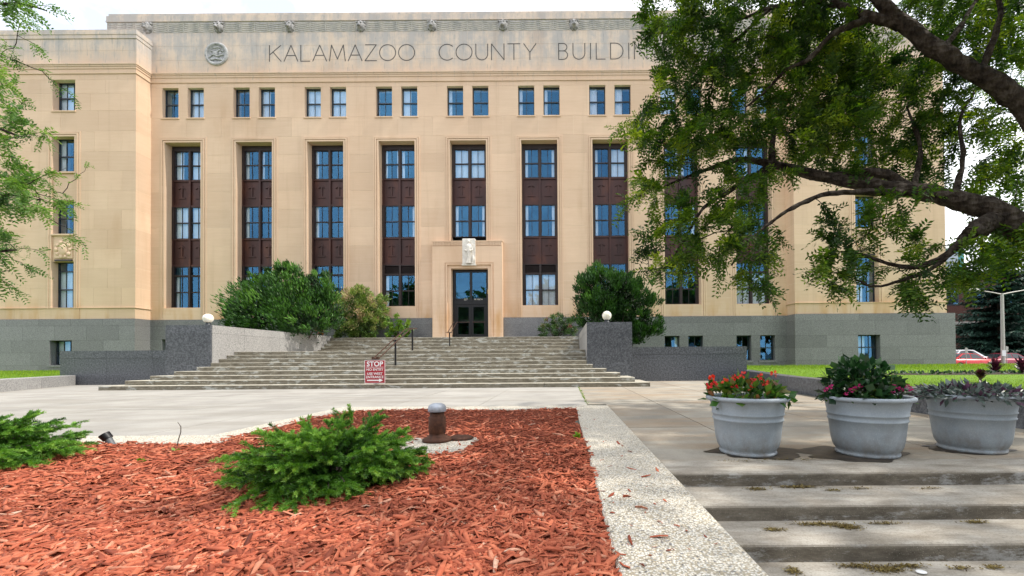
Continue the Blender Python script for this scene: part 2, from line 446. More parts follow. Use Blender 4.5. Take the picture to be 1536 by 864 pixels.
# lawns either side, behind low granite kerbs
def lawn(name, pts, zs):
    return tag(sheet(name, pts, zs, M['lawn']), kind='structure')
lawn('lawn', [(6.66, 2), (60, 2), (60, 36), (6.9, 36), (8.2, 19), (7.0, 12.7)][:1] + [(30, 2), (60, 36), (8.3, 28.5), (8.3, 18.6), (7.05, 12.7), (6.66, 8)], [.38, .40, -.1, .46, .45, .41, .39])
lawn('lawn', [(-60, 2), (-19.5, 2), (-19.5, 14.4), (-21.6, 18.5), (-21.6, 28.5), (-60, 28.5)], [.3, .38, .39, .42, .45, .45])
lawn('lawn', [(-21.9, 18.9), (-15.9, 18.9), (-15.9, 28.4), (-21.9, 28.4)], .452)
lawn('lawn', [(2.7, 18.9), (8.2, 18.9), (8.35, 28.4), (2.7, 28.4)], .452)
def grass(name, n, sampler, zf):
    P = sampler(n); n = len(P); P = np.c_[P, zf(P[:, 0], P[:, 1])]
    D = unit(np.c_[rng.normal(0, .35, (n, 2)), np.ones(n)]); N = rdir(n)
    L = rng.uniform(.03, .075, n) * np.clip(np.abs(P[:, 1]) / 14, .8, 2.2); W = L * .16
    V, F = leaf_geo(P, D, N, L, W, mid=.3)
    o = np_mesh(name, V, F, M['grass'], np.repeat(rng.random(n), 4)); tag(o, kind='stuff'); return o
M['grass'] = leafmat('grass_blades', [(0, (.07, .15, .010)), (.6, (.16, .285, .018)), (1, (.28, .37, .04))], .3)
def lawn_r(n):
    Y = 7 + 21.0 * rng.random(n * 3) ** 1.3; X = rng.uniform(.15, 1.12, n * 3) * Y + .8
    kx = np.interp(Y, [7, 8, 12.7, 18.6, 28.5], [6.66, 6.66, 7.05, 8.3, 8.3])
    ok = (X > kx) & (X < 1.14 * Y + 1) & ~((Y > 26.8)); return np.c_[X, Y][ok][:n]
tag(grass('grass', 52000, lawn_r, lambda x, y: .39 + (y - 8) * .0035 - .01), 'short bright green turf on the lawn beside the flower pots', 'grass')
def lawn_l(n):
    Y = rng.uniform(14.2, 26.7, n * 3); X = -rng.uniform(.95, 1.36, n * 3) * Y
    kx = np.interp(Y, [14.4, 18.5, 27], [-19.5, -21.6, -21.6]); ok = X < kx; return np.c_[X, Y][ok][:n]
tag(grass('grass', 14000, lawn_l, lambda x, y: .39 + (y - 14) * .0045 - .01), 'narrow strip of green turf behind the pale kerb', 'grass')

def kerb(pts, z0, z1, w, label, side):
    """low granite kerb: one block object per length"""
    t = thing('granite_kerb', (*pts[0], 0), label, 'kerb', 'low granite kerbs edging the lawns')
    for (xa, ya), (xb, yb) in zip(pts[:-1], pts[1:]):
        L = math.hypot(xb-xa, yb-ya); n = max(1, round(L / 2.2))
        for i in range(n):
            a, c = (i + .003) / n, (i + .997) / n
            d = Vector((xb-xa, yb-ya, 0)).normalized(); s = Vector((d.y, -d.x, 0)) * side * w
            p, q = Vector((xa, ya, 0)).lerp(Vector((xb, yb, 0)), a), Vector((xa, ya, 0)).lerp(Vector((xb, yb, 0)), c)
            b = MB(); c2 = .015
            ins = s.normalized() * c2
            b.add([p+Vector((0,0,z0)), q+Vector((0,0,z0)), q+s+Vector((0,0,z0)), p+s+Vector((0,0,z0)),
                   p+Vector((0,0,z1-c2)), q+Vector((0,0,z1-c2)), q+s+Vector((0,0,z1-c2)), p+s+Vector((0,0,z1-c2)),
                   p+ins+Vector((0,0,z1)), q+ins+Vector((0,0,z1)), q+s-ins+Vector((0,0,z1)), p+s-ins+Vector((0,0,z1))],
                  [(0,1,5,4),(1,2,6,5),(2,3,7,6),(3,0,4,7),(4,5,9,8),(5,6,10,9),(6,7,11,10),(7,4,8,11),(8,9,10,11)])
            b.build('kerb_stone', M['granite_pale' if side < 0 else 'granite_dark'], t)
    return t
kerb([(6.27, 2.5), (6.27, 8.0), (6.66, 12.7), (7.85, 18.55)], -.6, .43, .38, 'dark low granite kerb holding the lawn behind the flower pots', 1)
kerb([(-19.1, 9.0), (-19.1, 14.4), (-21.2, 18.55)], -.4, .43, .40, 'pale low granite kerb meeting the end of a low dark wall', -1)

# ------------------------------------------------------------------ the county building
XC, YM, YP = -6.2, 28.0, 27.0
BAY = 4.70
bld = thing('county_building', (XC, YM, .42), 'five-storey tan limestone county building with dark bronze window bays and carved lettering', 'building')
block_me = box_mesh('limestone_block', M['limestone']); gran_me = box_mesh('granite_panel', M['granite'])
mort = MB(); gjoint = MB(); extra = MB(); nblk = [0]
def ashlar(x0, x1, zs, yf, depth, holes=(), bw=2.0, me=None, name='limestone_block', g=.006, back=None, key=0, offs=.5):
    me = me or block_me; back = back or mort
    cuts = sorted(set([zs[0], zs[-1]] + [h for q in holes for h in (q[2], q[3]) if zs[0] < h < zs[-1]]))
    full = list(cuts)
    for z in zs[1:-1]:
        if min(abs(z - c) for c in full) > .32: full.append(z)
    full.sort()
    for ci, (za, zb) in enumerate(zip(full[:-1], full[1:])):
        segs = [(x0, x1)]
        for hx0, hx1, hz0, hz1 in holes:
            if hz0 < zb - .01 and hz1 > za + .01:
                ns = []
                for a, b in segs:
                    if hx1 <= a or hx0 >= b: ns.append((a, b)); continue
                    if hx0 > a + .02: ns.append((a, hx0))
                    if hx1 < b - .02: ns.append((hx1, b))
                segs = ns
        for a, b in segs:
            back.box(a + .004, b - .004, yf + .008, yf + depth - .004, za, zb)
            n = max(1, int((b - a) / bw + .6)); e = [a + (b - a) * i / n for i in range(n + 1)]
            if (ci + key) % 2 and n > 1:
                st = (b - a) / n; e = [a] + [a + st * (i + offs) for i in range(n)] + [b]
            for p, q in zip(e[:-1], e[1:]):
                gl = g if p > a else 0; gr = g if q < b else 0
                X0, X1 = p + gl, q - gr
                nblk[0] += name == 'limestone_block'
                if name == 'limestone_block' and nblk[0] > 295:
                    extra.box(X0, X1, yf, yf + depth, za + g, zb - g); continue
                obj(name, me, bld, ((X0+X1)/2, yf + depth/2, (za+zb)/2), sc=(X1-X0, depth, zb-za-2*g))
def courses(a, b, h):
    n = max(1, round((b - a) / h)); return [a + (b - a) * i / n for i in range(n + 1)]

bays = [XC + BAY * i for i in range(-4, 5)]
OW, SW = 1.19, 1.56            # half widths of opening and of its moulded surround
Z_GR, Z_HEAD, Z_SUR = 3.73, 15.43, 15.78
PW = 25.5; PH = .72            # pavilion window offset and half width
wins_pav = [(17.0, 19.0), (13.1, 15.35), (9.13, 11.3), (4.45, 7.40)]
# pavilions: holes for the top window and for the tall moulded recess
for s in (-1, 1):
    xa, xb = sorted((XC + s * 20.9, XC + s * 30.5)); cx = XC + s * PW
    holes = [(cx - PH, cx + PH, 17.0, 19.0), (cx - 1.08, cx + 1.08, 4.44, 15.69)]
    ashlar(xa, xb, courses(4.44, 19.35, 1.24), YP, 1.03, holes, 2.3, key=1)
    # plinth course and parapet
    ashlar(xa, xb, [3.73, 4.40], YP - .012, 1.04, [(cx - 1.08, cx + 1.08, 3.73, 4.4)], 2.3)
    ashlar(xa, xb, [19.97, 20.85, 21.62], YP + .015, 1.0, (), 2.35)
    extra.box(xa - .06, xb + .06, YP - .07, YP + 1.0, 4.40, 4.44)
    # string course
    for z0, z1, pr in ((19.35, 19.50, .05), (19.50, 19.66, .02), (19.66, 19.80, .055), (19.80, 19.90, .09), (19.90, 19.97, .13)):
        extra.box(xa - pr if s > 0 else xa - pr, xb + pr, YP - pr, YP + .98, z0, z1)
    for z0, z1, pr in ((21.62, 21.86, .03), (21.86, 22.02, .06), (22.02, 22.18, .03)):
        extra.box(xa - pr, xb + pr, YP - pr, YP + 1.4, z0, z1)
    # granite base
    gh = [(cx - .70, cx + .70, .80, 2.37)]
    ga, gb = sorted((XC + s * 20.83, XC + s * 30.95))
    ashlar(ga, gb, [.30, .72, 1.6, 2.45, 3.29, 3.72], YP - .10, 1.06, gh, 2.2, gran_me, 'granite_panel', .005, gjoint)
# main front: piers between the bays
for i in range(10):
    a = XC - 20.9 if i == 0 else bays[i-1] + SW
    b = XC + 20.9 if i == 9 else bays[i] - SW
    ashlar(a, b, courses(Z_GR, Z_SUR, 1.24), YM, .7, (), 1.7, key=i)
# wall with the paired attic windows
ph = [(c + s0, c + s1, 17.06, 19.06) for c in bays for s0, s1 in ((-1.37, -.30), (.30, 1.37))]
ashlar(XC - 20.9, XC + 20.9, [Z_SUR, 17.06, 19.06, 19.37], YM, .7, ph, 2.35)
for z0, z1, pr in ((19.37, 19.52, .05), (19.52, 19.70, .02), (19.70, 19.84, .055), (19.84, 19.93, .09), (19.93, 20.0, .13)):
    extra.box(XC - 20.9, XC + 20.9, YM - pr, YM + .7, z0, z1)
ashlar(XC - 23.9, XC + 23.9, [20.0, 20.9, 21.85, 22.74], YM + .02, .7, (), 2.35)
extra.box(XC - 23.9, XC + 23.9, YM + .06, YM + .72, 22.74, 23.48)
extra.box(XC - 23.93, XC + 23.93, YM - .02, YM + .75, 23.48, 23.56)
extra.box(XC - 23.92, XC + 23.92, YM + .015, YM + .74, 23.56, 23.90)
extra.box(XC - 23.85, XC + 23.85, YM + .10, YM + .9, 23.90, 24.10)
# granite base of the main front with basement lights
bh = [(bays[i] + s0, bays[i] + s1, .74, 2.44) for i in (0, 1, 2, 6, 7, 8) for s0, s1 in ((-1.26, -.29), (.29, 1.26))]
for a, b in ((XC - 20.83, XC - 2.29), (XC + 2.29, XC + 20.83)):
    ashlar(a, b, [.30, .74, 1.6, 2.44, 3.29, 3.72], YM - .09, .6, bh, 2.35, gran_me, 'granite_panel', .005, gjoint)
mort.build('mortar_bed', M['mortar'], bld, 'stuff'); gjoint.build('granite_backing', M['granite_joint'], bld, 'stuff')

# body of the building behind the front
core = MB()
core.box(XC - 23.8, XC + 23.8, 31.6, 46, .3, 23.8)
core.box(XC - 23.8, XC + 23.8, 28.9, 31.6, 23.2, 23.8)
for s in (-1, 1):
    a, b = sorted((XC + s * 23.81, XC + s * 30.4)); core.box(a, b, 30.6, 46, .3, 21.9); core.box(a, b, 28.1, 30.6, 21.4, 21.9)
    a, b = sorted((XC + s * 30.1, XC + s * 30.4)); core.box(a, b, 28.05, 30.6, .3, 21.4)
    a, b = sorted((XC + s * 20.95, XC + s * 21.2)); core.box(a, b, 28.05, 31.6, .3, 21.4)
core.build('rear_wall', M['room'], bld)
fl = MB()
for z in (.5, 3.6, 8.1, 12.3, 16.2, 19.3): fl.box(XC - 30, XC + 30, 28.75, 31.55, z - .15, z + .1)
for x in [b + BAY / 2 for b in bays[:-1]]: fl.box(x - .1, x + .1, 28.75, 31.5, .7, 23)
fl.build('floor_slabs', M['room'], bld)

# ---- windows
pane_cache = {}
def pane_mesh(w, h):
    kq = (round(w, 2), round(h, 2))
    if kq not in pane_cache:
        b = MB(); b.box(-w/2, w/2, -.003, .003, -h/2, h/2); pane_cache[kq] = b.mesh('pane', M['glass'])
    return pane_cache[kq]
cur_cache = {}
def curtain_mesh(w, h):
    kq = (round(w, 2), round(h, 2))
    if kq not in cur_cache:
        n = max(6, int(w / .035)); vs = []; fs = []
        for i in range(n + 1):
            x = -w/2 + w * i / n; y = .035 * math.sin(i * 1.9) + .01 * math.sin(i * .7)
            vs += [(x, y, -h/2), (x + .008 * math.sin(i), y * .6, h/2)]
        fs = [(2*i, 2*i+2, 2*i+3, 2*i+1) for i in range(n)]
        vs2 = vs + [(x, y + .004, z) for x, y, z in vs]; m = len(vs)
        fs2 = fs + [tuple(q + m for q in f)[::-1] for f in fs]
        b = MB(); b.add(vs2, fs2, True); cur_cache[kq] = b.mesh('curtain', M['curtain'])
    return cur_cache[kq]
def panes(win, x0, x1, z0, z1, y, nx, nz, bar, b):
    """glazing bars into mesh b; each pane a child of the window"""
    wx = (x1 - x0 - bar * (nx - 1)) / nx; wz = (z1 - z0 - bar * (nz - 1)) / nz
    lst = []
    for i in range(nx):
        for j in range(nz):
            lst.append((x0 + i * (wx + bar) + wx/2, z0 + j * (wz + bar) + wz/2, wx, wz))
    for i in range(1, nx): b.box(x0 + i * (wx + bar) - bar, x0 + i * (wx + bar), y - .025, y + .02, z0, z1)
    for j in range(1, nz):
        for i in range(nx): b.box(x0 + i*(wx+bar), x0 + i*(wx+bar) + wx, y - .025, y + .02, z0 + j*(wz+bar) - bar, z0 + j*(wz+bar))
    return lst
wr = random.Random(21)
def hang_panes(win, lst, y):
    for px_, pz_, w, h in lst:
        o = obj('pane', pane_mesh(w + .01, h + .01), win, (px_, y, pz_), (R(wr.gauss(0, .5)), 0, R(wr.gauss(0, .5))))
def hang_curtains(win, x0, x1, z0, z1, y, style):
    w = x1 - x0; h = z1 - z0
    if style == 'both': lst = [(x0 + w*.09, w*.17), (x1 - w*.09, w*.17)]
    elif style == 'left': lst = [(x0 + w*.12, w*.23)]
    elif style == 'right': lst = [(x1 - w*.12, w*.23)]
    elif style == 'full': lst = [((x0+x1)/2, w*.98)]
    elif style == 'half': lst = [(x0 + w*.27, w*.5)]
    else: lst = []
    for cx, cw in lst: obj('curtain', curtain_mesh(cw, h - .04), win, (cx, y + .10, (z0+z1)/2))
def sash_window(x0, x1, z0, z1, y, style='', nx=2, parent=None, mat=None, fr=.06, zsplit=None):
    """double-hung window: frame, meeting rail, glazing bars; two sashes"""
    b = MB(); d = .09
    b.box(x0, x0 + fr, y - d/2, y + d/2, z0, z1); b.box(x1 - fr, x1, y - d/2, y + d/2, z0, z1)
    b.box(x0 + fr, x1 - fr, y - d/2 - .004, y + d/2, z0, z0 + fr); b.box(x0 + fr, x1 - fr, y - d/2 - .004, y + d/2, z1 - fr, z1)
    zm = zsplit or (z0 + z1) / 2
    b.box(x0 + fr, x1 - fr, y - .05, y + .04, zm - .035, zm + .035)
    l = panes(None, x0 + fr, x1 - fr, z0 + fr, zm - .035, y, nx, 1, .032, b) + panes(None, x0 + fr, x1 - fr, zm + .035, z1 - fr, y, nx, 1, .032, b)
    return b, l
def single_window(x0, x1, z0, z1, y, style, nx=2, mat=None, zsplit=None, trans=None):
    b, l = sash_window(x0, x1, z0, trans or z1, y, style, nx, zsplit=zsplit)
    if trans:
        b.box(x0, x0+.06, y - .045, y + .045, trans, z1); b.box(x1-.06, x1, y - .045, y + .045, trans, z1)
        b.box(x0+.06, x1-.06, y - .05, y + .045, z1 - .06, z1)
        l += panes(None, x0 + .06, x1 - .06, trans, z1 - .06, y, nx, 1, .035, b)
    w = b.build('window', mat or M['steel_frame'], bld); hang_panes(w, l, y); hang_curtains(w, x0, x1, z0, trans or z1, y, style)
    return w
def bay_window(cx, z0, z1, y, styles, trans=None, louvre=False):
    """the pair of sash windows that fills one storey of a bay"""
    b = MB(); l = []
    jx = 1.19; jw = .17
    b.box(cx - jx, cx - jx + jw, y - .10, y + .06, z0, z1); b.box(cx + jx - jw, cx + jx, y - .10, y + .06, z0, z1)
    b.box(cx - .07, cx + .07, y - .11, y + .06, z0, z1)
    zt = trans or z1
    sp = []
    for s, (a, c) in enumerate(((cx - jx + jw, cx - .07), (cx + .07, cx + jx - jw))):
        bb, ll = sash_window(a, c, z0, zt, y, '', 2, fr=.045); b.add(bb.v, bb.f); l += ll; sp.append((a, c))
        if trans:
            b.box(a, c, y - .07, y + .05, zt, zt + .08); b.box(a, c, y - .05, y + .05, z1 - .06, z1)
            if louvre:
                n = 7
                for i in range(n):
                    z = zt + .1 + (z1 - .08 - zt - .1) * i / n
                    b.add([(a+.03, y-.05, z), (c-.03, y-.05, z), (c-.03, y+.03, z+.05), (a+.03, y+.03, z+.05), (a+.03, y-.05, z-.015), (c-.03, y-.05, z-.015), (c-.03, y+.03, z+.035), (a+.03, y+.03, z+.035)],
                          [(0,1,2,3),(7,6,5,4),(0,4,5,1),(3,2,6,7)])
            else:
                l += panes(None, a + .03, c - .03, zt + .08, z1 - .06, y, 2, 1, .03, b)
    w = b.build('window', M['bronze'], bld); hang_panes(w, l, y)
    for (a, c), st in zip(sp, styles): hang_curtains(w, a, c, z0, zt, y, st)
    return w
def spandrel(cx, z0, z1, y):
    b = MB()
    b.box(cx - 1.19, cx + 1.19, y + .015, y + .06, z0, z1)
    for a, c in ((cx - 1.19, cx - 1.09), (cx - .06, cx + .06), (cx + 1.09, cx + 1.19)): b.box(a, c, y - .09, y + .015, z0, z1)
    for a, c in ((cx - 1.09, cx - .06), (cx + .06, cx + 1.09)):
        b.box(a, c, y - .06, y + .015, z1 - .09, z1); b.box(a, c, y - .06, y + .015, z0, z0 + .10)
        m = (a + c) / 2; zc = (z0 + z1) / 2
        b.prism([(m - .26, zc - .34), (m + .26, zc - .34), (m + .17, zc - .24), (m - .17, zc - .24)], y - .03, y + .015)
        b.box(m - .05, m + .05, y - .035, y + .015, zc - .24, zc + .42)
        b.prism([(m - .22, zc + .30), (m, zc + .52), (m + .22, zc + .30), (m, zc + .40)], y - .045, y + .015)
    return b.build('spandrel', M['spandrel'], bld)
def surround(cx, half, out, z0, zh, zs, yf, depth):
    """stepped stone moulding round a tall recess, with its reveal"""
    b = MB(); t = out - half
    st = [(0, .30, -.035, depth), (.30, .40, .02, .3), (.40, .64, -.05, .3), (.64, .72, .02, .3), (.72, 1.0, -.022, .3)]
    for f0, f1, pr, dp in st:
        a, c = half + t * f0, half + t * f1
        za, zc = zh + (zs - zh) * f0, zh + (zs - zh) * f1
        b.box(cx - c, cx - a, yf + pr, yf + dp, z0, zc); b.box(cx + a, cx + c, yf + pr, yf + dp, z0, zc)
        b.box(cx - a, cx + a, yf + pr, yf + dp, za, zc)
    return b.build('window_surround', M['limestone'], bld)
YW = 28.60
styles1 = {0: ('half', 'full'), 1: ('left', 'both'), 2: ('left', ''), 3: ('both', 'left'), 4: ('full', 'full'), 5: ('left', 'right'), 6: ('left', 'full'), 7: ('both', 'left'), 8: ('right', '')}
for i, cx in enumerate(bays):
    surround(cx, OW, SW, Z_GR if i != 4 else 8.68, Z_HEAD, Z_SUR, YM, .72)
    hd = MB(); hd.box(cx - OW, cx + OW, YW - .09, YW + .05, 15.12, Z_HEAD + .05); hd.build('window_head', M['bronze'], bld)
    bay_window(cx, 13.16, 15.12, YW, styles1[i])
    spandrel(cx, 11.36, 13.16, YW)
    bay_window(cx, 9.2, 11.36, YW, wr.choice([('left', 'right'), ('left', ''), ('left', 'right'), ('', 'right'), ('left', 'right')]) if i != 0 else ('full', 'full'))
    if i != 4:
        spandrel(cx, 7.36, 9.2, YW)
        bay_window(cx, 4.54, 7.36, YW, [('left', ''), ('left', ''), ('', ''), ('left', ''), None, ('full', 'full'), ('', 'left'), ('', ''), ('full', 'full')][i], 6.69, i in (3, 5))
        sl = MB(); sl.box(cx - OW, cx + OW, YM - .03, YW + .05, Z_GR, 4.50); sl.box(cx - OW, cx + OW, YM + .1, YW + .04, 4.50, 4.54); sl.build('sill', M['limestone'], bld)
    for s0, s1 in ((-1.37, -.30), (.30, 1.37)):
        single_window(cx + s0, cx + s1, 17.06, 19.06, YM + .27, wr.choice(['full', 'both', 'half', '', 'left', '']))
        sl = MB(); sl.box(cx + s0 - .06, cx + s1 + .06, YM - .06, YM + .26, 16.98, 17.062); sl.build('sill', M['limestone'], bld)
for i in (0, 1, 2, 6, 7, 8):
    for s0, s1 in ((-1.26, -.29), (.29, 1.26)):
        single_window(bays[i] + s0, bays[i] + s1, .80, 2.44, YM + .2, wr.choice(['', 'right', '']), 2)
        sl = MB(); sl.box(bays[i] + s0 - .1, bays[i] + s1 + .1, YM - .16, YM + .14, .66, .80); sl.build('sill', M['granite'], bld)
for s in (-1, 1):
    cx = XC + s * PW
    surround(cx, PH, 1.08, 4.44, 15.35, 15.69, YP, 1.0)
    ap = MB(); ap.box(cx - 1.08, cx + 1.08, YP - .03, YP + .9, 3.73, 4.45); ap.build('sill', M['limestone'], bld)
    # stone between the storeys of the recess
    for za, zb in ((11.3, 13.1), (7.40, 9.13)):
        inf = MB(); inf.box(cx - PH, cx + PH, YP + .06, YP + .8, za, zb); inf.box(cx - PH - .05, cx + PH + .05, YP - .055, YP + .5, zb - .09, zb + .01)
        inf.build('stone_panel', M['limestone'], bld)
    sl = MB(); sl.box(cx - PH - .06, cx + PH + .06, YP - .06, YP + .3, 16.92, 17.002); sl.build('sill', M['limestone'], bld)
    for (z0, z1), st in zip(wins_pav, ('full', 'left', '', 'half')):
        single_window(cx - PH, cx + PH, z0, z1, YP + .40, st, 3, trans=6.84 if z0 < 5 else None)
    single_window(cx - .70, cx + .70, .82, 2.37, YP + .30, 'half', 3)
    sl = MB(); sl.box(cx - .8, cx + .8, YP - .17, YP + .24, .70, .82); sl.build('sill', M['granite'], bld)
    # carved cartouche under the third window: scrolls and an oval shield
    b = MB(); zc = 8.15
    b.box(cx - .58, cx + .58, YP + .01, YP + .07, 7.60, 8.72)
    b.sphere((cx, YP + .0, zc), .30, 16, 10, (1, .32, 1.25))
    for q in range(10):
        t = q * .628; r0 = .44
        b.sphere((cx + r0 * math.cos(t), YP + .01, zc + r0 * 1.05 * math.sin(t)), .12 + .03 * (q % 2), 10, 6, (1, .5, 1))
    b.build('carved_cartouche', M['limestone'], bld)
    dr = MB(); dr.box(cx - .55, cx + .55, YP + .0, YP + .5, 7.42, 7.52); dr.build('vent_slot', M['bronze'], bld)

# ---- carved frieze: lettering, seals, lion heads, waves
STROKES = {
 'K': (.72, [[(0,0),(0,1)], [(.7,1),(.02,.42)], [(.22,.58),(.72,0)]]),
 'A': (.86, [[(0,0),(.43,1),(.86,0)], [(.17,.36),(.69,.36)]]),
 'L': (.56, [[(0,1),(0,0),(.56,0)]]),
 'M': (.98, [[(0,0),(.12,1),(.49,.12),(.86,1),(.98,0)]]),
 'Z': (.72, [[(.02,1),(.70,1),(0,0),(.72,0)]]),
 'O': (1.0, ['O']),
 'C': (.82, ['C']),
 'U': (.74, [[(0,1),(0,.36)] + [(.37 - .37*math.cos(t), .37 - .37*math.sin(t)) for t in [i*math.pi/10 for i in range(1, 10)]] + [(.74,.36),(.74,1)]]),
 'N': (.78, [[(0,0),(0,1),(.78,0),(.78,1)]]),
 'T': (.76, [[(0,1),(.76,1)], [(.38,1),(.38,0)]]),
 'Y': (.76, [[(0,1),(.38,.46),(.76,1)], [(.38,.46),(.38,0)]]),
 'B': (.56, [[(0,0),(0,1)], [(0,1),(.28,1)] + [(.28+.24*math.sin(t), .765+.235*math.cos(t)) for t in [i*math.pi/8 for i in range(1,8)]] + [(.28,.53),(0,.53)],
             [(.28,.53)] + [(.30+.26*math.sin(t), .265+.265*math.cos(t)) for t in [i*math.pi/8 for i in range(1,8)]] + [(.28,0),(0,0)]]),
 'I': (.04, [[(.02,0),(.02,1)]]),
 'D': (.78, [[(0,0),(0,1),(.28,1)] + [(.28+.5*math.sin(t), .5+.5*math.cos(t)) for t in [i*math.pi/12 for i in range(1,12)]] + [(.28,0),(0,0)]]),
 'G': (.92, ['G']),
}
def arc(cx, cz, r, a0, a1, n=22): return [(cx + r*math.cos(a0 + (a1-a0)*i/n), cz + r*math.sin(a0 + (a1-a0)*i/n)) for i in range(n + 1)]
def letter(ch, x, z, h, y):
    w, st = STROKES[ch]; b = MB()
    for s in st:
        if s == 'O': s = arc(.5, .5, .5, 0, 2*math.pi, 32)
        elif s == 'C': s = arc(.5, .5, .5, R(48), R(312))
        elif s == 'G': s = arc(.5, .5, .5, R(48), R(330)) + [(.93, .45), (.62, .45)]
        hw = .028
        for (xa, za), (xb, zb) in zip(s[:-1], s[1:]):
            d = Vector((xb-xa, zb-za)); L = d.length; d /= L; nx, nz = -d.y*hw, d.x*hw
            xa -= d.x*hw*.7; za -= d.y*hw*.7; xb += d.x*hw*.7; zb += d.y*hw*.7
            b.prism([(x+(xa-nx)*h, z+(za-nz)*h), (x+(xb-nx)*h, z+(zb-nz)*h), (x+(xb+nx)*h, z+(zb+nz)*h), (x+(xa+nx)*h, z+(za+nz)*h)], y - .004 - .0004 * (len(b.f) % 5), y + .02)
    return b.build('letter', M['stain_letter'], bld)
def word(txt, x0, x1, z, h):
    ws = [STROKES[c][0] * h for c in txt]; gap = (x1 - x0 - sum(ws)) / (len(txt) - 1); x = x0
    for c, w in zip(txt, ws):
        letter(c, x, z, h, YM + .02); x += w + gap
word('KALAMAZOO', -19.3, -9.7, 20.80, 1.06)
word('COUNTY', -8.08, -1.67, 20.80, 1.06)
word('BUILDING', -.17, 7.0, 20.80, 1.06)
k = NT('weathered_relief'); k.set(.9, 0, .2)
k.col(k.ramp(k.noise(2.5, k.pos((1, 1, .4)), detail=8, rough=.7), [(.3, (.33, .33, .33)), (.5, (.50, .475, .44)), (.7, (.62, .57, .50))]))
M['relief'] = k.m
seal = MB()
seal.lathe([(0, .03), (.60, .03), (.62, .09), (.66, .10), (.74, .10), (.77, .06), (.77, -.05)], n=40)
seal.v = [(x, -z, y) for x, y, z in seal.v]; seal.f = [f[::-1] for f in seal.f] if False else seal.f
for pts, r in (([(-.5, 0, -.25), (-.2, 0, -.05), (.1, 0, -.18), (.45, 0, -.05)], .05), ([(-.35, 0, .2), (0, 0, .05), (.2, 0, .25), (.45, 0, .15)], .045), ([(-.45, 0, -.4), (0, 0, -.36), (.42, 0, -.42)], .05), ([(-.2, 0, .38), (.1, 0, .45), (.3, 0, .36)], .04)):
    seal.tube([(x, -.045, z) for x, y, z in pts], r, 8)
seal.sphere((-.08, -.04, .02), .17, 12, 8, (1.2, .35, 1)); seal.sphere((.25, -.04, .02), .12, 12, 8, (1, .4, 1.2))
seal_me = seal.mesh('carved_seal', plain('weathered_seal', (.36, .36, .355), .9, var=.4, scale=6, bump=.4))
for x in (-22.78, XC * 2 + 22.78): obj('carved_seal', seal_me, bld, (x, YM + .02, 21.30))
lion = MB()
def mane(d):
    a = math.atan2(d.z, d.x); return 1 + .10 * math.sin(a * 9) * (1 if d.y > -.4 else .2)
lion.sphere((0, -.02, 0), .30, 24, 14, (1.0, .75, 1.25), mane)
lion.sphere((0, -.20, -.05), .19, 14, 10, (.95, .8, 1.15))
lion.sphere((0, -.33, -.13), .11, 12, 8, (1.15, .9, .85))
lion.sphere((0, -.31, .0), .055, 8, 6, (.8, 1, 2.0))
for s in (-1, 1):
    lion.sphere((s * .10, -.30, .09), .06, 8, 6, (1.2, .7, .6)); lion.sphere((s * .25, -.10, .24), .075, 8, 6)
    lion.sphere((s * .06, -.38, -.16), .055, 8, 6)
lion.box(-.26, .26, -.02, .10, -.50, -.40)
M['lion'] = plain('sooty_carving', (.27, .265, .26), .9, var=.55, scale=7, bump=.4)
lion_me = lion.mesh('lion_head', M['lion'])
for i in range(10): obj('lion_head', lion_me, bld, (XC + BAY * (i - 4.5), YM + .05, 23.08))
# wave relief between the heads: scalloped ribs
wv = MB(); nsc = 4; seglen = BAY - .62
for kz in range(5):
    z0 = 23.36 - kz * .135; pts = []
    N = nsc * 10
    for i in range(N + 1):
        u = i / N; ph_ = (u * nsc) % 1.0
        pts.append((-seglen/2 + seglen * u, 0, z0 - .085 * math.sin(math.pi * ph_)))
    vs = []; fs = []
    for x, y, z in pts: vs += [(x, .0, z - .03), (x, -.055, z + .012), (x, 0, z + .022)]
    for i in range(N): fs += [(3*i, 3*i+3, 3*i+4, 3*i+1), (3*i+1, 3*i+4, 3*i+5, 3*i+2)]
    wv.add(vs, fs)
for i in range(nsc + 1):
    x = -seglen/2 + seglen * i / nsc; wv.box(x - .025, x + .025, -.035, .0, 22.76, 23.46)
wave_me = wv.mesh('wave_relief', M['relief'])
for i in range(9): obj('wave_relief', wave_me, bld, (XC + BAY * (i - 4), YM + .06, 0))
for s in (-1, 1): obj('wave_relief', wave_me, bld, (XC + s * 22.68, YM + .06, 0), sc=(.575, 1, 1))
bk = MB()
for x in (1,): bk.box(XC - 23.9, XC + 23.9, YM + .052, YM + .058, 22.745, 23.478)
bk.build('frieze_ground', M['relief'], bld)
if extra.f: extra.build('limestone_courses', M['limestone'], bld, 'stuff')

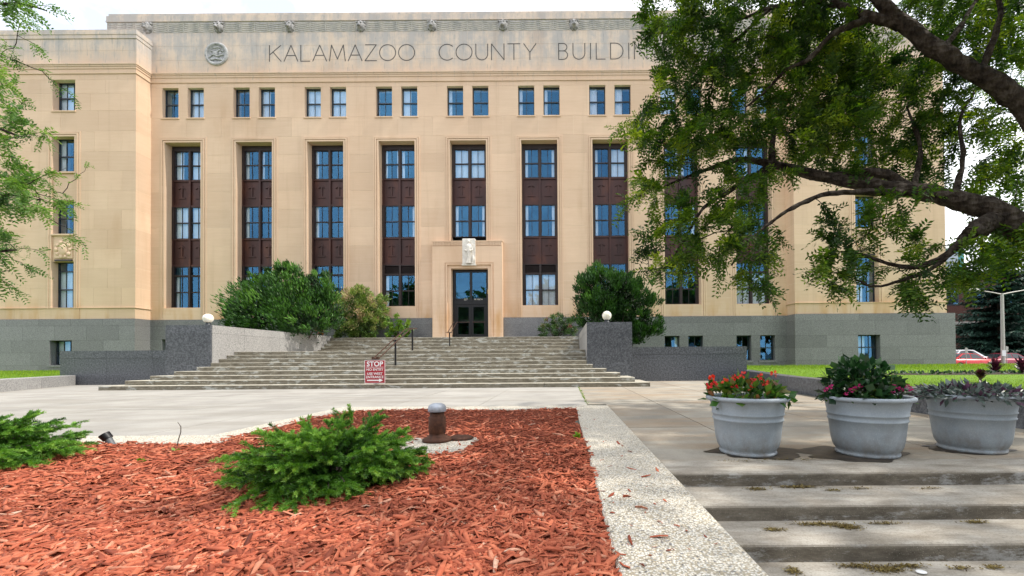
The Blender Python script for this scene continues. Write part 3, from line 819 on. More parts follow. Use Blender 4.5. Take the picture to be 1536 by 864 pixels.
# ---- entrance portal and door
YD = 27.6
pl, pr_ = -8.46, -3.92; dl, dr_ = -7.27, -4.86; pc = (dl + dr_) / 2
b = MB()
b.box(pl, dl - .38, YD, YM + .4, 2.3, 8.35); b.box(dr_ + .38, pr_, YD, YM + .4, 2.3, 8.35)
b.box(dl - .38, dr_ + .38, YD, YM + .4, 7.27, 8.35)
b.box(pl - .02, pr_ + .02, YD - .03, YM + .4, 8.64, 8.70)
b.box(pl, pr_, YD + .035, YM + .4, 8.35, 8.64)
for i in range(46):
    x = pl + .02 + (pr_ - pl - .04) * (i + .5) / 46; b.box(x - .032, x + .032, YD - .018, YD + .035, 8.38, 8.64)
for f0, f1, p in ((.38, .30, .04), (.30, .22, -.03), (.22, 0, .08)):
    b.box(dl - f0, dl - f1, YD + p, 28.3, 2.3, 6.92 + f1); b.box(dr_ + f1, dr_ + f0, YD + p, 28.3, 2.3, 6.92 + f1)
    b.box(dl - f0, dr_ + f0, YD + p, 28.3, 6.92 + f1, 6.92 + f0 - (.03 if f0 == .38 else 0))
portal = b.build('entrance_portal', M['limestone'], bld); portal['label'] = 'stepped limestone door surround with fluted top band'
b = MB()    # carved standing figure on its plaque
b.cbox(pc - .42, pc + .42, YD - .08, YD + .1, 7.15, 8.82, .03); b.box(pc - .46, pc + .46, YD - .12, YD + .1, 7.08, 7.15)
plaque = b.build('carved_plaque', M['limestone_pale'], bld)
b = MB(); prof = [(.16, 7.18), (.20, 7.22), (.17, 7.5), (.15, 7.8), (.16, 8.0), (.19, 8.2), (.20, 8.34), (.13, 8.42), (.06, 8.46), (.06, 8.50), (.10, 8.56), (.105, 8.64), (.09, 8.72), (.02, 8.77)]
b.lathe(prof, pc, YD - .12, 16, sx=1, sy=.65)
for s in (-1, 1):
    b.tube([(pc + s*.17, YD - .13, 8.33), (pc + s*.25, YD - .16, 8.08), (pc + s*.10, YD - .26, 7.98)], [.065, .055, .045], 8)
    for q in range(4): b.tube([(pc + s*(.03 + q*.04), YD - .225 + q*.012, 7.9), (pc + s*(.035 + q*.045), YD - .245 + q*.014, 7.2)], .014, 6)
b.tube([(pc + .27, YD - .17, 7.2), (pc + .27, YD - .17, 8.5)], .025, 8); b.sphere((pc + .30, YD - .14, 7.5), .13, 12, 8, (.6, .5, 1.6))
b.build('carved_figure', M['limestone_pale'], plaque)
yd = 28.15
b = MB()
b.box(dl, dl + .20, yd - .06, yd + .08, 2.34, 6.92); b.box(dr_ - .20, dr_, yd - .06, yd + .08, 2.34, 6.92)
b.box(dl + .20, dr_ - .20, yd - .06, yd + .08, 6.74, 6.92); b.box(dl + .20, dr_ - .20, yd - .07, yd + .08, 4.62, 4.86)
b.box(pc - .08, pc + .08, yd - .065, yd + .08, 4.86, 6.74)
b.box(dl + .2, pc - .08, yd - .01, yd + .05, 4.86, 5.02); b.box(pc + .08, dr_ - .2, yd - .01, yd + .05, 4.86, 5.02)
dfr = b.build('door_frame', M['black'], bld)
for a, c in ((dl + .2, pc - .08), (pc + .08, dr_ - .2)):
    o = obj('pane', pane_mesh(c - a, 1.74), dfr, ((a+c)/2, yd, 5.88), (R(-.3), 0, 0))
for sgn, a, c in ((1, dl + .2, pc - .006), (-1, pc + .006, dr_ - .2)):
    b = MB()
    b.box(a, a + .15, yd - .04, yd + .03, 2.37, 4.61); b.box(c - .15, c, yd - .04, yd + .03, 2.37, 4.61)
    b.box(a + .15, c - .15, yd - .04, yd + .03, 2.37, 2.66); b.box(a + .15, c - .15, yd - .04, yd + .03, 4.45, 4.61)
    d = b.build('door', M['black'], bld)
    obj('pane', pane_mesh(c - a - .3, 1.8), d, ((a+c)/2, yd, 3.555), (R(.4), 0, R(sgn * .5)))
    b = MB(); b.tube([(a + .12, yd - .09, 3.45), (c - .12, yd - .09, 3.45)], .018, 8); b.box(a + .1, a + .14, yd - .1, yd - .03, 3.42, 3.48); b.box(c - .14, c - .1, yd - .1, yd - .03, 3.42, 3.48)
    b.build('push_bar', M['rail'], d)
b = MB(); b.box(dr_ - .09, dr_ - .02, yd - .10, yd - .06, 5.3, 5.6); b.sphere((dr_ - .055, yd - .12, 5.42), .05, 10, 8); b.build('brass_bell', plain('brass', (.55, .36, .10), .3, .9), dfr)
b = MB(); b.box(dl, dr_, 27.9, 28.3, 2.30, 2.36); b.build('threshold', M['granite'], bld)
def text_mesh(txt, size, mat, depth=.002, bold=0.0, align='CENTER'):
    cu = bpy.data.curves.new('text', 'FONT'); cu.body = txt; cu.size = size; cu.extrude = depth; cu.offset = bold; cu.align_x = align; cu.align_y = 'CENTER'
    o = bpy.data.objects.new('text', cu); COL.objects.link(o)
    dg = bpy.context.evaluated_depsgraph_get(); dg.update()
    me = bpy.data.meshes.new_from_object(o.evaluated_get(dg)); COL.objects.unlink(o); bpy.data.objects.remove(o)
    me.materials.clear(); me.materials.append(mat); return me
M['white_paint'] = plain('white_paint', (.8, .8, .8), .5, var=.05)
M['gilt'] = plain('gilt_lettering', (.6, .58, .5), .5, var=.1)
obj('number', text_mesh('227', .16, M['gilt']), dfr, (pc - .35, yd - .016, 4.95), (R(90), 0, 0))
obj('street_name', text_mesh('W. MICH', .14, M['gilt']), dfr, (pc + .48, yd - .016, 4.95), (R(90), 0, 0))

# ------------------------------------------------------------------ entrance steps
steps = thing('entrance_steps', (-6.56, 15, 0), 'broad weathered concrete steps rising to the entrance doors', 'steps')
XL, XR = -14.05, .93
def row(x0, x1, y0, y1, z0, z1, n, ph=0.0):
    e = [x0] + [x0 + (x1 - x0) * (i + ph) / n for i in range(1, n)] + [x1]
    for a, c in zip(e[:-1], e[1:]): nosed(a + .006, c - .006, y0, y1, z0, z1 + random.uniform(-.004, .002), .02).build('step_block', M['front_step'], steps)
r_, t_ = .155, .40
for q in range(9):
    y0 = 15.0 + t_ * q; z1 = r_ * (q + 1) if q else .15
    el = max(0, 2.3 - .52 * q) if q < 5 else 0
    y1 = y0 + t_ + .06 if q < 8 else 24.45
    row(XL - el, XR + min(el, 2.12 - .47 * q if q < 5 else 0) if el else XR, y0, y1 if q != 8 else 19.2, max(-.3, z1 - .5), z1, 6, .15 * (q % 3 - 1))
    if q < 4:     # side returns run back past the piers
        for a, c in ((XL - el, XL - .02), (XR + .02, XR + min(el, 2.12 - .47 * q))):
            if q < 4 and c - a > .1:
                bx = MB(); bx.cbox(a + .003, c, y0 + t_ + .06, 16.99 if q else 16.99, -.2, z1 - .003, .02); bx.build('step_block', M['front_step'], steps)
bx = MB(); bx.box(XL, XR, 19.2, 24.6, .4, 1.39); bx.build('landing', M['front_step'], steps)
for q in range(5):
    y0 = 24.4 + .33 * q; z1 = 1.395 + .19 * (q + 1)
    row(XL, XR, y0, y0 + (.42 if q < 4 else 2.2), z1 - .6, z1, 6, .12 * (q % 3 - 1))
bx = MB(); bx.box(XL, XR, 26.2, 27.95, .4, 2.0); bx.build('landing', M['front_step'], steps)

# piers, cheek walls and low walls in granite
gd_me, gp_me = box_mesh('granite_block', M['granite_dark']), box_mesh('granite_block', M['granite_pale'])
def blocks(parent, x0, x1, y0, y1, zs, nx, ny, me, g=.004):
    for a, c in zip(zs[:-1], zs[1:]):
        for i in range(nx):
            for j in range(ny):
                xa, xb = x0 + (x1-x0)*i/nx, x0 + (x1-x0)*(i+1)/nx; ya, yb = y0 + (y1-y0)*j/ny, y0 + (y1-y0)*(j+1)/ny
                obj('granite_block', me, parent, ((xa+xb)/2, (ya+yb)/2, (a+c)/2), sc=(xb-xa-2*g, yb-ya-2*g, c-a-2*g))
def pier(x0, x1, inner, label):
    t = thing('stair_pier', ((x0+x1)/2, 17, 0), label, 'pier', 'granite piers flanking the entrance steps')
    blocks(t, x0, x1, 17.0, 17.07, [-.1, .86, 2.12, 2.45], 1, 1, gd_me, .003)  # thin dark facing: shade of the pier front painted as darker stone
    blocks(t, x0, x1, 17.075, 18.8, [-.1, .86, 2.12, 2.45], 1, 1, gp_me)  # same granite in a paler tone, sunlight on the sides painted in
    jm = MB(); jm.box(x0 + .01, x1 - .01, 17.01, 18.79, 0, 2.4); jm.build('pier_core', M['granite_joint'], t)
    xa, xb = (x1 - .6, x1) if inner > 0 else (x0, x0 + .6)
    blocks(t, xa, xb, 18.8, 25.8, [0, 2.12], 1, 3, gp_me); blocks(t, xa - .003, xb + .003, 18.8, 25.8, [2.12, 2.45], 1, 3, gp_me)
    jm = MB(); jm.box(xa + .01, xb - .01, 18.8, 25.79, 0, 2.42); jm.build('wall_core', M['granite_joint'], t)
    return t
pier(-15.86, -14.05, 1, 'dark-fronted granite pier whose pale cheek wall runs back to the spreading yew')
pier(.94, 2.75, -1, 'blue-grey granite pier in front of the dark yew, lamp globe on top')
def low_wall(x0, x1, n, label):
    t = thing('granite_wall', ((x0+x1)/2, 18.6, 0), label, 'wall', 'low granite walls beside the piers')
    blocks(t, x0, x1, 18.6, 19.1, [-.1, 1.16], n, 1, gd_me); blocks(t, x0 - .004, x1 + .004, 18.59, 19.11, [1.16, 1.49], n, 1, gd_me)
    jm = MB(); jm.box(x0 + .01, x1 - .01, 18.612, 19.09, 0, 1.46); jm.build('wall_core', M['granite_joint'], t)
low_wall(-21.95, -15.87, 3, 'low dark granite wall with coping meeting the pale kerb')
low_wall(2.76, 8.0, 2, 'low dark granite wall with coping running from the yew towards the lawn')
k = NT('lamp_glass'); k.set(.25, 0, .5); k.col(k.ramp(k.noise(6), [(.3, (.78, .74, .62)), (.7, (.84, .81, .72))])); k.b.inputs['Subsurface Weight'].default_value = .3
k.b.inputs['Subsurface Radius'].default_value = (.1, .09, .06)
M['globe'] = k.m
def globe(x, y, z, label):
    t = thing('globe_lamp', (x, y, z), label, 'lamp', 'white globe lamps on the piers')
    b = MB(); b.lathe([(.0, z + .001), (.12, z + .001), (.12, z + .03), (.09, z + .05), (.09, z + .13), (.0, z + .13)], x, y, 20); b.build('collar', M['steel_frame'], t)
    b = MB(); b.sphere((x, y, z + .29), .19, 28, 18); b.build('globe', M['globe'], t)
globe(-14.45, 17.35, 2.45, 'white globe lamp on the pier beside the pale sloping cheek wall')
globe(1.78, 17.35, 2.45, 'cream globe lamp on the blue-grey pier before the yew')

# handrails
def handrail(label, posts, rail, w=.045):
    t = thing('handrail', posts[0][0], label, 'handrail', 'bronze handrails on the entrance steps')
    for (x, y, z), h in posts:
        b = MB(); b.box(x - .028, x + .028, y - .028, y + .028, z, z + h); b.box(x - .07, x + .07, y - .07, y + .07, z, z + .012); b.box(x - .11, x + .11, y - .02, y + .02, z + h - .05, z + h - .02)
        b.build('post', M['black'], t)
    for s in (-1, 1):
        b = MB(); b.tube([(p[0] + s * .10, p[1], p[2]) for p in rail], .022, 8); b.build('rail', M['rail'], t)
xh = -6.63
handrail('three-post bronze handrail with the stop sign hung on its end', [((xh, 15.12, .15), .92), ((xh, 16.85, .775), 1.02), ((xh, 18.75, 1.395), 1.0)],
         [(xh, 14.85, .98), (xh, 15.12, 1.06), (xh, 16.85, 1.78), (xh, 18.2, 2.30), (xh, 18.75, 2.38), (xh, 19.05, 2.38)])
handrail('short bronze handrail on the upper flight before the doors', [((xh, 24.9, 1.60), 1.0), ((xh, 26.2, 2.345), .97)],
         [(xh, 24.5, 2.56), (xh, 24.9, 2.59), (xh, 26.2, 3.30), (xh, 26.55, 3.32)])

# stop sign
sg = thing('stop_sign', (xh - .02, 14.82, .15), 'red no-entry sign with white lettering and arrow on the handrail end', 'sign')
M['sign_red'] = plain('sign_red', (.36, .022, .035), .35, var=.12, scale=3)
sw, z0, z1, ys = .355, .10, .91, 14.80
b = MB(); b.box(xh - sw, xh + sw, ys, ys + .015, z0, z1); b.build('board', M['sign_red'], sg)
b = MB()
for x0, x1, za, zb in ((-sw, sw, z0, z0 + .014), (-sw, sw, z1 - .014, z1), (-sw, -sw + .014, z0 + .014, z1 - .014), (sw - .014, sw, z0 + .014, z1 - .014)):
    b.box(xh + x0, xh + x1, ys - .004, ys - .001, za, zb)
b.box(xh - sw + .05, xh + sw - .05, ys - .004, ys - .001, .655, .668)
b.build('border', M['white_paint'], sg)
for txt, sz, z, bo in (('STOP', .235, .765, .006), ('NO ENTRY', .118, .575, .001), ('USE WEST', .118, .43, .001), ('ENTRANCE', .118, .315, .001)):
    obj('lettering', text_mesh(txt, sz, M['white_paint'], .002, bo), sg, (xh, ys - .003, z), (R(90), 0, 0))
b = MB(); b.prism([(xh - .27, .185), (xh + .15, .185), (xh + .15, .145), (xh + .29, .205), (xh + .15, .265), (xh + .15, .225), (xh - .27, .225)], ys - .004, ys - .001); b.build('arrow', M['white_paint'], sg)
b = MB(); b.box(xh - .12, xh + .12, ys + .016, ys + .05, .70, 1.02); b.sphere((xh, ys + .0, .97), .045, 10, 8, (1.2, .6, .8)); b.build('bracket', M['rail'], sg)

sg.location += Vector((.09, 0, .09))
# ------------------------------------------------------------------ planting bed with red wood mulch
cb = thing('planter_curb', (.58, 5, 0), 'wide pale exposed-aggregate curb round the red mulch bed', 'curb')
def curb_piece(x0, x1, y0, y1, zt=.022, z0=-.66):
    b = MB(); b.cbox(x0, x1, y0, y1, z0, zt, .015); return b.build('curb_slab', M['agg'], cb)
curb_piece(.245, .925, 1.3, 8.40, .022); curb_piece(-4.10, .925, 8.403, 8.95, .021)
curb_piece(-4.66, -4.103, 5.67, 8.95, .020); curb_piece(-14, -4.103, 5.14, 5.667, .021); curb_piece(-14, .242, 1.2, 1.5, .019)
M['mulch_base'] = None
k = NT('mulch_floor'); k.set(.95, 0, .2)
k.col(k.ramp(k.noise(45, k.pos((1, 1, 1)), detail=6, rough=.7), [(.3, (.06, .012, .006)), (.55, (.17, .036, .016)), (.75, (.32, .085, .042))])); k.bump(k.noise(60, detail=5), 1, .03)
M['mulch_base'] = k.m
def mulch_z(x, y):
    d1 = np.minimum(.245 - x, 8.4 - y); dl = np.minimum(5.14 - y, 1e9 + 0 * y)
    d = np.where(x > -4.103, d1, dl); d = np.minimum(d, y - 1.5 + .3)
    return .004 + .055 * np.clip(d / .6, 0, 1) + .018 * np.sin(x * 2.1 + 1) * np.sin(y * 1.7) + .010 * np.sin(x * 5.3) * np.cos(y * 4.1)
gx = np.linspace(-13.9, .25, 150); gy = np.linspace(1.45, 8.42, 110)
GX, GY = np.meshgrid(gx, gy); GZ = mulch_z(GX, GY)
V = np.c_[GX.ravel(), GY.ravel(), GZ.ravel()]; F = []
for j in range(len(gy) - 1):
    for i in range(len(gx) - 1):
        if gx[i] < -4.12 and gy[j+1] > 5.2: continue
        q = j * len(gx) + i; F.append((q, q + 1, q + 1 + len(gx), q + len(gx)))
o = np_mesh('planting_bed', V, np.array(F), M['mulch_base'], smooth=True); tag(o, kind='structure')
k = NT('cedar_mulch'); k.set(.8, 0, .25)
a = k.n('Attribute'); a.attribute_name = 'var'
c = k.ramp(a.outputs['Fac'], [(0, (.085, .020, .012)), (.22, (.25, .060, .032)), (.5, (.44, .112, .058)), (.8, (.56, .178, .095)), (.95, (.63, .31, .20)), (1, (.68, .52, .40))])
c = k.mix(k.rng(k.noise(1.3, detail=7, rough=.7), .50, .68, 0, .42), c, (.17, .062, .038)); gr = k.noise(30, k.pos((1, 1, 1)), detail=6); c = k.mix(k.rng(gr, .4, .75, 0, .45), c, (.20, .035, .014)); k.col(c)
M['mulch'] = k.m
def chips(n, X, Y, Z, scale=1.0):
    L = np.clip(rng.lognormal(math.log(.040), .62, n), .008, .19) * scale; W = np.clip(L * rng.uniform(.10, .34, n), .004, .024); T = W * rng.uniform(.18, .45, n)
    yaw = rng.uniform(0, 2*math.pi, n); pit = rng.normal(0, .20, n); rol = rng.normal(0, .6, n)
    D = np.c_[np.cos(yaw)*np.cos(pit), np.sin(yaw)*np.cos(pit), np.sin(pit)]
    S0 = np.c_[-np.sin(yaw), np.cos(yaw), np.zeros(n)]; U0 = np.cross(D, S0)
    S = S0 * np.cos(rol)[:, None] + U0 * np.sin(rol)[:, None]; U = np.cross(D, S)
    P = np.c_[X, Y, Z]; a = D * (L/2)[:, None]; b = S * (W/2)[:, None]; u = U * T[:, None]
    tp = rng.uniform(.15, .9, (n, 1)); tq = rng.uniform(.15, .9, (n, 1)); bend = U * (L * rng.normal(0, .07, n))[:, None]
    V = np.stack([P-a-b*tp, P+b*1.0*0-b+bend, P+a-b*tq, P+a+b*tq, P+b+bend, P-a+b*tp], axis=1)
    V2 = V + u[:, None, :]
    V = np.concatenate([V, V2], axis=1).reshape(-1, 3)
    f = np.array([(6,7,10,11),(7,8,9,10),(0,1,7,6),(1,2,8,7),(2,3,9,8),(3,4,10,9),(4,5,11,10),(5,0,6,11)])
    F = (np.arange(n)[:, None, None] * 12 + f[None]).reshape(-1, 4)
    return V, F, np.repeat(np.clip(rng.beta(2.2, 2.0, n), 0, 1), 12)
n = 190000
inv = rng.uniform(1/8.45, 1/1.75, n); Y = 1/inv; X = (rng.uniform(-5, 950, n) - 845) / 640 * Y
edge = .25 + .03 * np.sin(Y * 9) + rng.normal(0, .018, n)
ok = (X < edge) & np.where(X > -4.103, Y < 8.42, Y < 5.16 + .02 * np.sin(X * 7)) & (X > -13)
X, Y = X[ok][:78000], Y[ok][:78000]; n = len(X)
V, F, va = chips(n, X, Y, mulch_z(X, Y) + rng.uniform(-.004, .022, n))
o = np_mesh('wood_mulch', V, F, M['mulch'], va); tag(o, 'red shredded wood mulch covering the planting bed', 'mulch', kind='stuff')
# loose chips on the curb
n = 55; Y = 1/rng.uniform(1/8.2, 1/2.0, n); X = .27 + .62 * rng.beta(1, 2.2, n)
V, F, va = chips(n, X, Y, np.full(n, .026), .95); o = np_mesh('scattered_chips', V, F, M['mulch'], va); tag(o, 'stray red mulch chips lying on the pale curb', 'mulch', kind='stuff')

# ---- spruces in the bed
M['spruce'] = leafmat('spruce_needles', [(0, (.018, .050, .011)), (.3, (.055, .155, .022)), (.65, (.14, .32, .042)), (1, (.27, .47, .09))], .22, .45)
M['bark'] = plain('bark', (.075, .058, .045), .95, var=.45, scale=14, bump=.8)
def spruce(cx, cy, rx, ry, h, nb, label, seed, lead=None):
    r = np.random.default_rng(seed)
    t = thing('dwarf_spruce', (cx, cy, .05), label, 'spruce', 'dwarf spruces growing in the mulch')
    sb = MB(); P0 = []; D0 = []; L0 = []; A0 = []
    for i in range(nb):
        az = r.uniform(0, 2*math.pi); el = math.asin(r.uniform(.02, .97) ** 1.15)
        tip = np.array([cx + rx*math.cos(az)*math.cos(el), cy + ry*math.sin(az)*math.cos(el), .05 + h * (.12 + .88*math.sin(el))]) * 1.0
        bv = r.normal(0, .13); f = r.uniform(.66, 1.14); base = np.array([cx, cy, .06]) + np.array([rx*.12*math.cos(az), ry*.12*math.sin(az), r.uniform(0, .15)*h])
        tip = base + (tip - base) * f; ctl = (base + tip)/2 + np.array([0, 0, .10*h + .03])
        pts = [base*(1-s)**2 + 2*ctl*s*(1-s) + tip*s*s for s in np.linspace(0, 1, 8)]
        sb.tube(pts[:7], [.010 - .0011*q for q in range(7)], 5, cap=False)
        P0.append(pts[6]); d = pts[7] - pts[6]; D0.append(d); L0.append(.14); A0.append(.8 + .2*r.random())
        for s in np.linspace(.36, .98, 7):
            q = base*(1-s)**2 + 2*ctl*s*(1-s) + tip*s*s; dd = unit((tip - base)[None])[0]
            for sg in (-1, 1):
                side = np.cross(dd, [0, 0, 1]); side /= np.linalg.norm(side) + 1e-6
                v = dd * r.uniform(.6, 1.1) + side * sg * r.uniform(.4, .9) + np.array([0, 0, r.uniform(-.35, .30)])
                P0.append(q); D0.append(v); L0.append(r.uniform(.06, .17) * (1.15 - .30*s)); A0.append(bv + .22 + .55*s*r.random() + .15*r.random())
    if lead is not None:
        for q in range(3): P0.append(np.array(lead) - np.array([0, 0, .10 - .03*q])); D0.append(np.array([-.25, 0, 1])); L0.append(.13); A0.append(.9)
    P0 = np.array(P0); D0 = unit(np.array(D0)); L0 = np.array(L0); A0 = np.array(A0); m = len(P0); kN = 120
    s = np.tile(np.linspace(.02, 1.0, kN), (m, 1)) + r.uniform(-.01, .01, (m, kN))
    droop = np.array([0, 0, -1.0])
    base = P0[:, None] + D0[:, None]*(s*L0[:, None])[..., None] + droop * (s**2 * L0[:, None] * .18)[..., None]
    rd = r.normal(size=(m, kN, 3)); ax = D0[:, None]
    rd = rd - ax * (rd*ax).sum(-1, keepdims=True); rd = unit(rd)
    nd = unit(ax * r.uniform(.5, .95, (m, kN, 1)) + rd * .75)
    bb = base.reshape(-1, 3); nn = nd.reshape(-1, 3)
    V, F = leaf_geo(bb, nn, r.normal(size=bb.shape), r.uniform(.019, .030, len(bb)), .0050, .4)
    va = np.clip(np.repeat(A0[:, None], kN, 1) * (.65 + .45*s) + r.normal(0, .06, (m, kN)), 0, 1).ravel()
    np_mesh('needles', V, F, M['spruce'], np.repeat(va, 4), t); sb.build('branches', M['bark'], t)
spruce(-1.80, 3.30, .63, .66, .47, 150, 'bushy dwarf spruce beside the capped vent pipe', 3, (-1.78, 3.6, .56))
spruce(-5.42, 3.85, .70, .72, .48, 145, 'dwarf spruce beside the small black spotlight', 5)

# ---- vent pipe on its concrete pad, spotlight, dead twig, weeds
px0, py0 = -1.44, 4.86
t = thing('concrete_pad', (px0 + .1, py0 - .05, .0), 'small pale pebbly pad around the foot of the vent pipe', 'pad')
b = MB(); b.cbox(px0 - .40, px0 + .44, py0 - .52, py0 + .24, -.05, .075, .04); b.build('slab', M['agg'], t)
k = NT('rusty_iron'); k.set(.7, .4, .4); k.col(k.ramp(k.noise(18, detail=8, rough=.7), [(.3, (.035, .016, .011)), (.6, (.10, .042, .024)), (.8, (.20, .085, .045))])); k.bump(k.noise(80), .4, .004); M['rust'] = k.m
t = thing('vent_pipe', (px0, py0, .075), 'rusty vent pipe with silvery domed cap standing in the mulch', 'pipe')
b = MB(); z = .076; b.lathe([(0, z), (.165, z), (.165, z + .025), (.12, z + .05), (.10, z + .055), (.085, z + .08), (.09, z + .10), (.095, z + .11), (.095, z + .27), (.085, z + .28), (.08, z + .285), (.08, z + .36), (0, z + .36)], px0, py0, 28); b.build('pipe', M['rust'], t)
b = MB(); b.lathe([(.10, z + .335), (.102, z + .34), (.10, z + .38), (.085, z + .41), (.05, z + .427), (0, z + .432)], px0, py0, 28); b.build('cap', plain('galvanised', (.34, .37, .42), .5, .35, .3, 12), t)
t = thing('iron_lid', (px0 + .24, py0 + .12, .075), 'dark rusty disc lying on the pad behind the pipe', 'lid'); b = MB(); b.lathe([(0, .076), (.14, .076), (.15, .09), (.12, .105), (0, .11)], px0 + .24, py0 + .12, 24); b.build('lid', M['rust'], t)
lx, ly = -5.33, 5.0
t = thing('garden_spotlight', (lx, ly, .03), 'small black spotlight stake leaning in the mulch', 'spotlight')
b = MB(); b.tube([(lx + .06, ly, .0), (lx, ly, .10)], [.035, .036], 14); b.build('stem', plain('grey_plastic', (.10, .11, .12), .5), t)
b = MB(); b.tube([(lx, ly, .10), (lx - .04, ly - .01, .155)], [.05, .055], 16); b.build('lamp_head', M['black'], t)
tw = MB(); x, y = -4.28, 4.72; tw.tube([(x, y, .02), (x + .02, y, .12), (x + .05, y, .22), (x + .05, y, .28), (x + .015, y, .33)], [.006, .005, .0045, .004, .002], 6)
tag(tw.build('dead_twig', M['bark']), 'thin dead twig standing upright in the mulch', 'twig')
M['weed'] = leafmat('weed_leaves', [(0, (.06, .16, .02)), (1, (.22, .34, .05))], .3)
def weed(px, py, n, s, label):
    p = at(px, py, 1.0)
    d = (p - Vector((0, 0, EYE))); tt = (EYE - .045) / (EYE - p.z); x, y = d.x*tt, d.y*tt
    D = unit(np.c_[rng.normal(0, 1, (n, 2)), rng.uniform(.4, 1.6, n)]); P = np.c_[np.full(n, x), np.full(n, y), np.full(n, .04)] + rng.normal(0, s*.15, (n, 3))
    V, F = leaf_geo(P, D, rdir(n), rng.uniform(.5, 1, n)*s, s*.5, .5, .1)
    o = np_mesh('weed', V, F, M['weed'], np.repeat(rng.random(n), 4)); tag(o, label, 'weed', 'weeds in the mulch bed')
weed(340, 775, 8, .06, 'tiny yellow-green weed in the mulch below the spruce')
weed(212, 696, 9, .08, 'weed sprout between the spotlight and the dead twig'); weed(263, 678, 8, .07, 'weed at the foot of the dead twig')
weed(867, 655, 16, .08, 'green weed at the inner edge of the pale curb'); weed(484, 821, 6, .035, 'tiny green bud in the mulch near the front')
tg = rng.uniform(9.2, 15.0, 170); P = np.c_[.52 + rng.normal(0, .018, 170), tg, np.zeros(170)]
V, F = leaf_geo(P, unit(np.c_[rng.normal(0, .8, (170, 2)), np.ones(170)]), rdir(170), rng.uniform(.02, .06, 170), .012)
o = np_mesh('joint_grass', V, F, M['grass'], np.repeat(rng.random(170), 4)); tag(o, 'grass growing in the slab joint between pale and tan concrete', 'grass', kind='stuff')

# ------------------------------------------------------------------ flower pots
k = NT('pot_resin'); k.set(.55, 0, .4); c = k.ramp(k.noise(3, detail=7, rough=.65), [(.3, (.23, .275, .32)), (.7, (.33, .375, .42))])
c = k.mix(k.rng(k.noise(150, detail=2), .55, .7, 0, .3), c, (.62, .66, .70)); g_ = k.n('NewGeometry'); sx_ = k.n('SeparateXYZ'); k.l(g_.outputs['Position'], sx_.inputs[0])
spl = k.math('MULTIPLY', k.rng(sx_.outputs['Z'], .34, .0), k.rng(k.noise(9, k.pos((1, 1, .6)), detail=9, rough=.75), .42, .62))
c = k.mix(k.math('MULTIPLY', spl, .75), c, (.17, .145, .115))
c = k.mix(k.rng(k.noise(7, k.pos((1, 1, .12)), detail=7, rough=.7), .52, .68, 0, .30), c, (.20, .215, .225))
k.col(c); k.bump(k.noise(200), .08, .002); M['pot'] = k.m
def pot(cx, cy, label):
    t = thing('flower_pot', (cx, cy, 0), label, 'pot', 'grey-blue round flower pots on the plaza')
    pr = [(0, .002), (.275, .002), (.282, .012), (.28, .03), (.268, .036), (.285, .06), (.305, .10), (.318, .16), (.328, .25), (.338, .345), (.348, .352), (.350, .362), (.343, .37), (.346, .405), (.356, .412), (.357, .422), (.350, .43), (.362, .50), (.372, .535), (.375, .55)]
    b = MB(); b.lathe(pr, cx, cy, 56); b.build('pot_body', M['pot'], t)
    b = MB(); b.lathe([(.375, .551), (.405, .555), (.415, .57), (.412, .588), (.398, .597), (.378, .595), (.365, .58), (.360, .50), (.0, .50)], cx, cy, 56); b.build('rim', M['pot'], t)
    b = MB(); b.lathe([(.362, .515), (.2, .535), (0, .54)][::-1], cx, cy, 30); b.build('soil', M['soil'], t)
    return t
POTS = [(1.94, 4.52), (3.13, 4.42), (4.36, 4.58)]
pot(*POTS[0], 'grey-blue pot planted with orange-red begonias'); pot(*POTS[1], 'grey-blue pot planted with a tall dark green bush and magenta flowers'); pot(*POTS[2], 'grey-blue pot planted with trailing purple and silver leaves')
# wet patches seeping from the pots
k = NT('wet_concrete'); k.set(.55, 0, .5); k.col(k.ramp(k.noise(9, detail=7), [(.38, (.020, .015, .010)), (.62, (.060, .045, .031))])); M['wet'] = k.m
for i, ((cx, cy), (ox, oy, sx, sy)) in enumerate(zip(POTS, ((.10, -.02, .47, .32), (-.20, -.02, .52, .33), (-.05, .03, .40, .26)))):
    b = MB(); vs = [(cx + ox + math.cos(a)*sx*(1 + .16*math.sin(3*a + i) + .10*math.sin(7*a + 2*i) + .05*math.sin(13*a)), cy + oy + math.sin(a)*sy*(1 + .15*math.sin(4*a + i) + .07*math.sin(9*a)), .0025 + .0004*i) for a in [q*math.pi/36 for q in range(72)]]
    b.add([(cx + ox, cy + oy, .0025 + .0004*i)] + vs, [(0, 1 + q, 1 + (q + 1) % 72) for q in range(72)])
    tag(b.build('wet_stain', M['wet']), kind='structure')

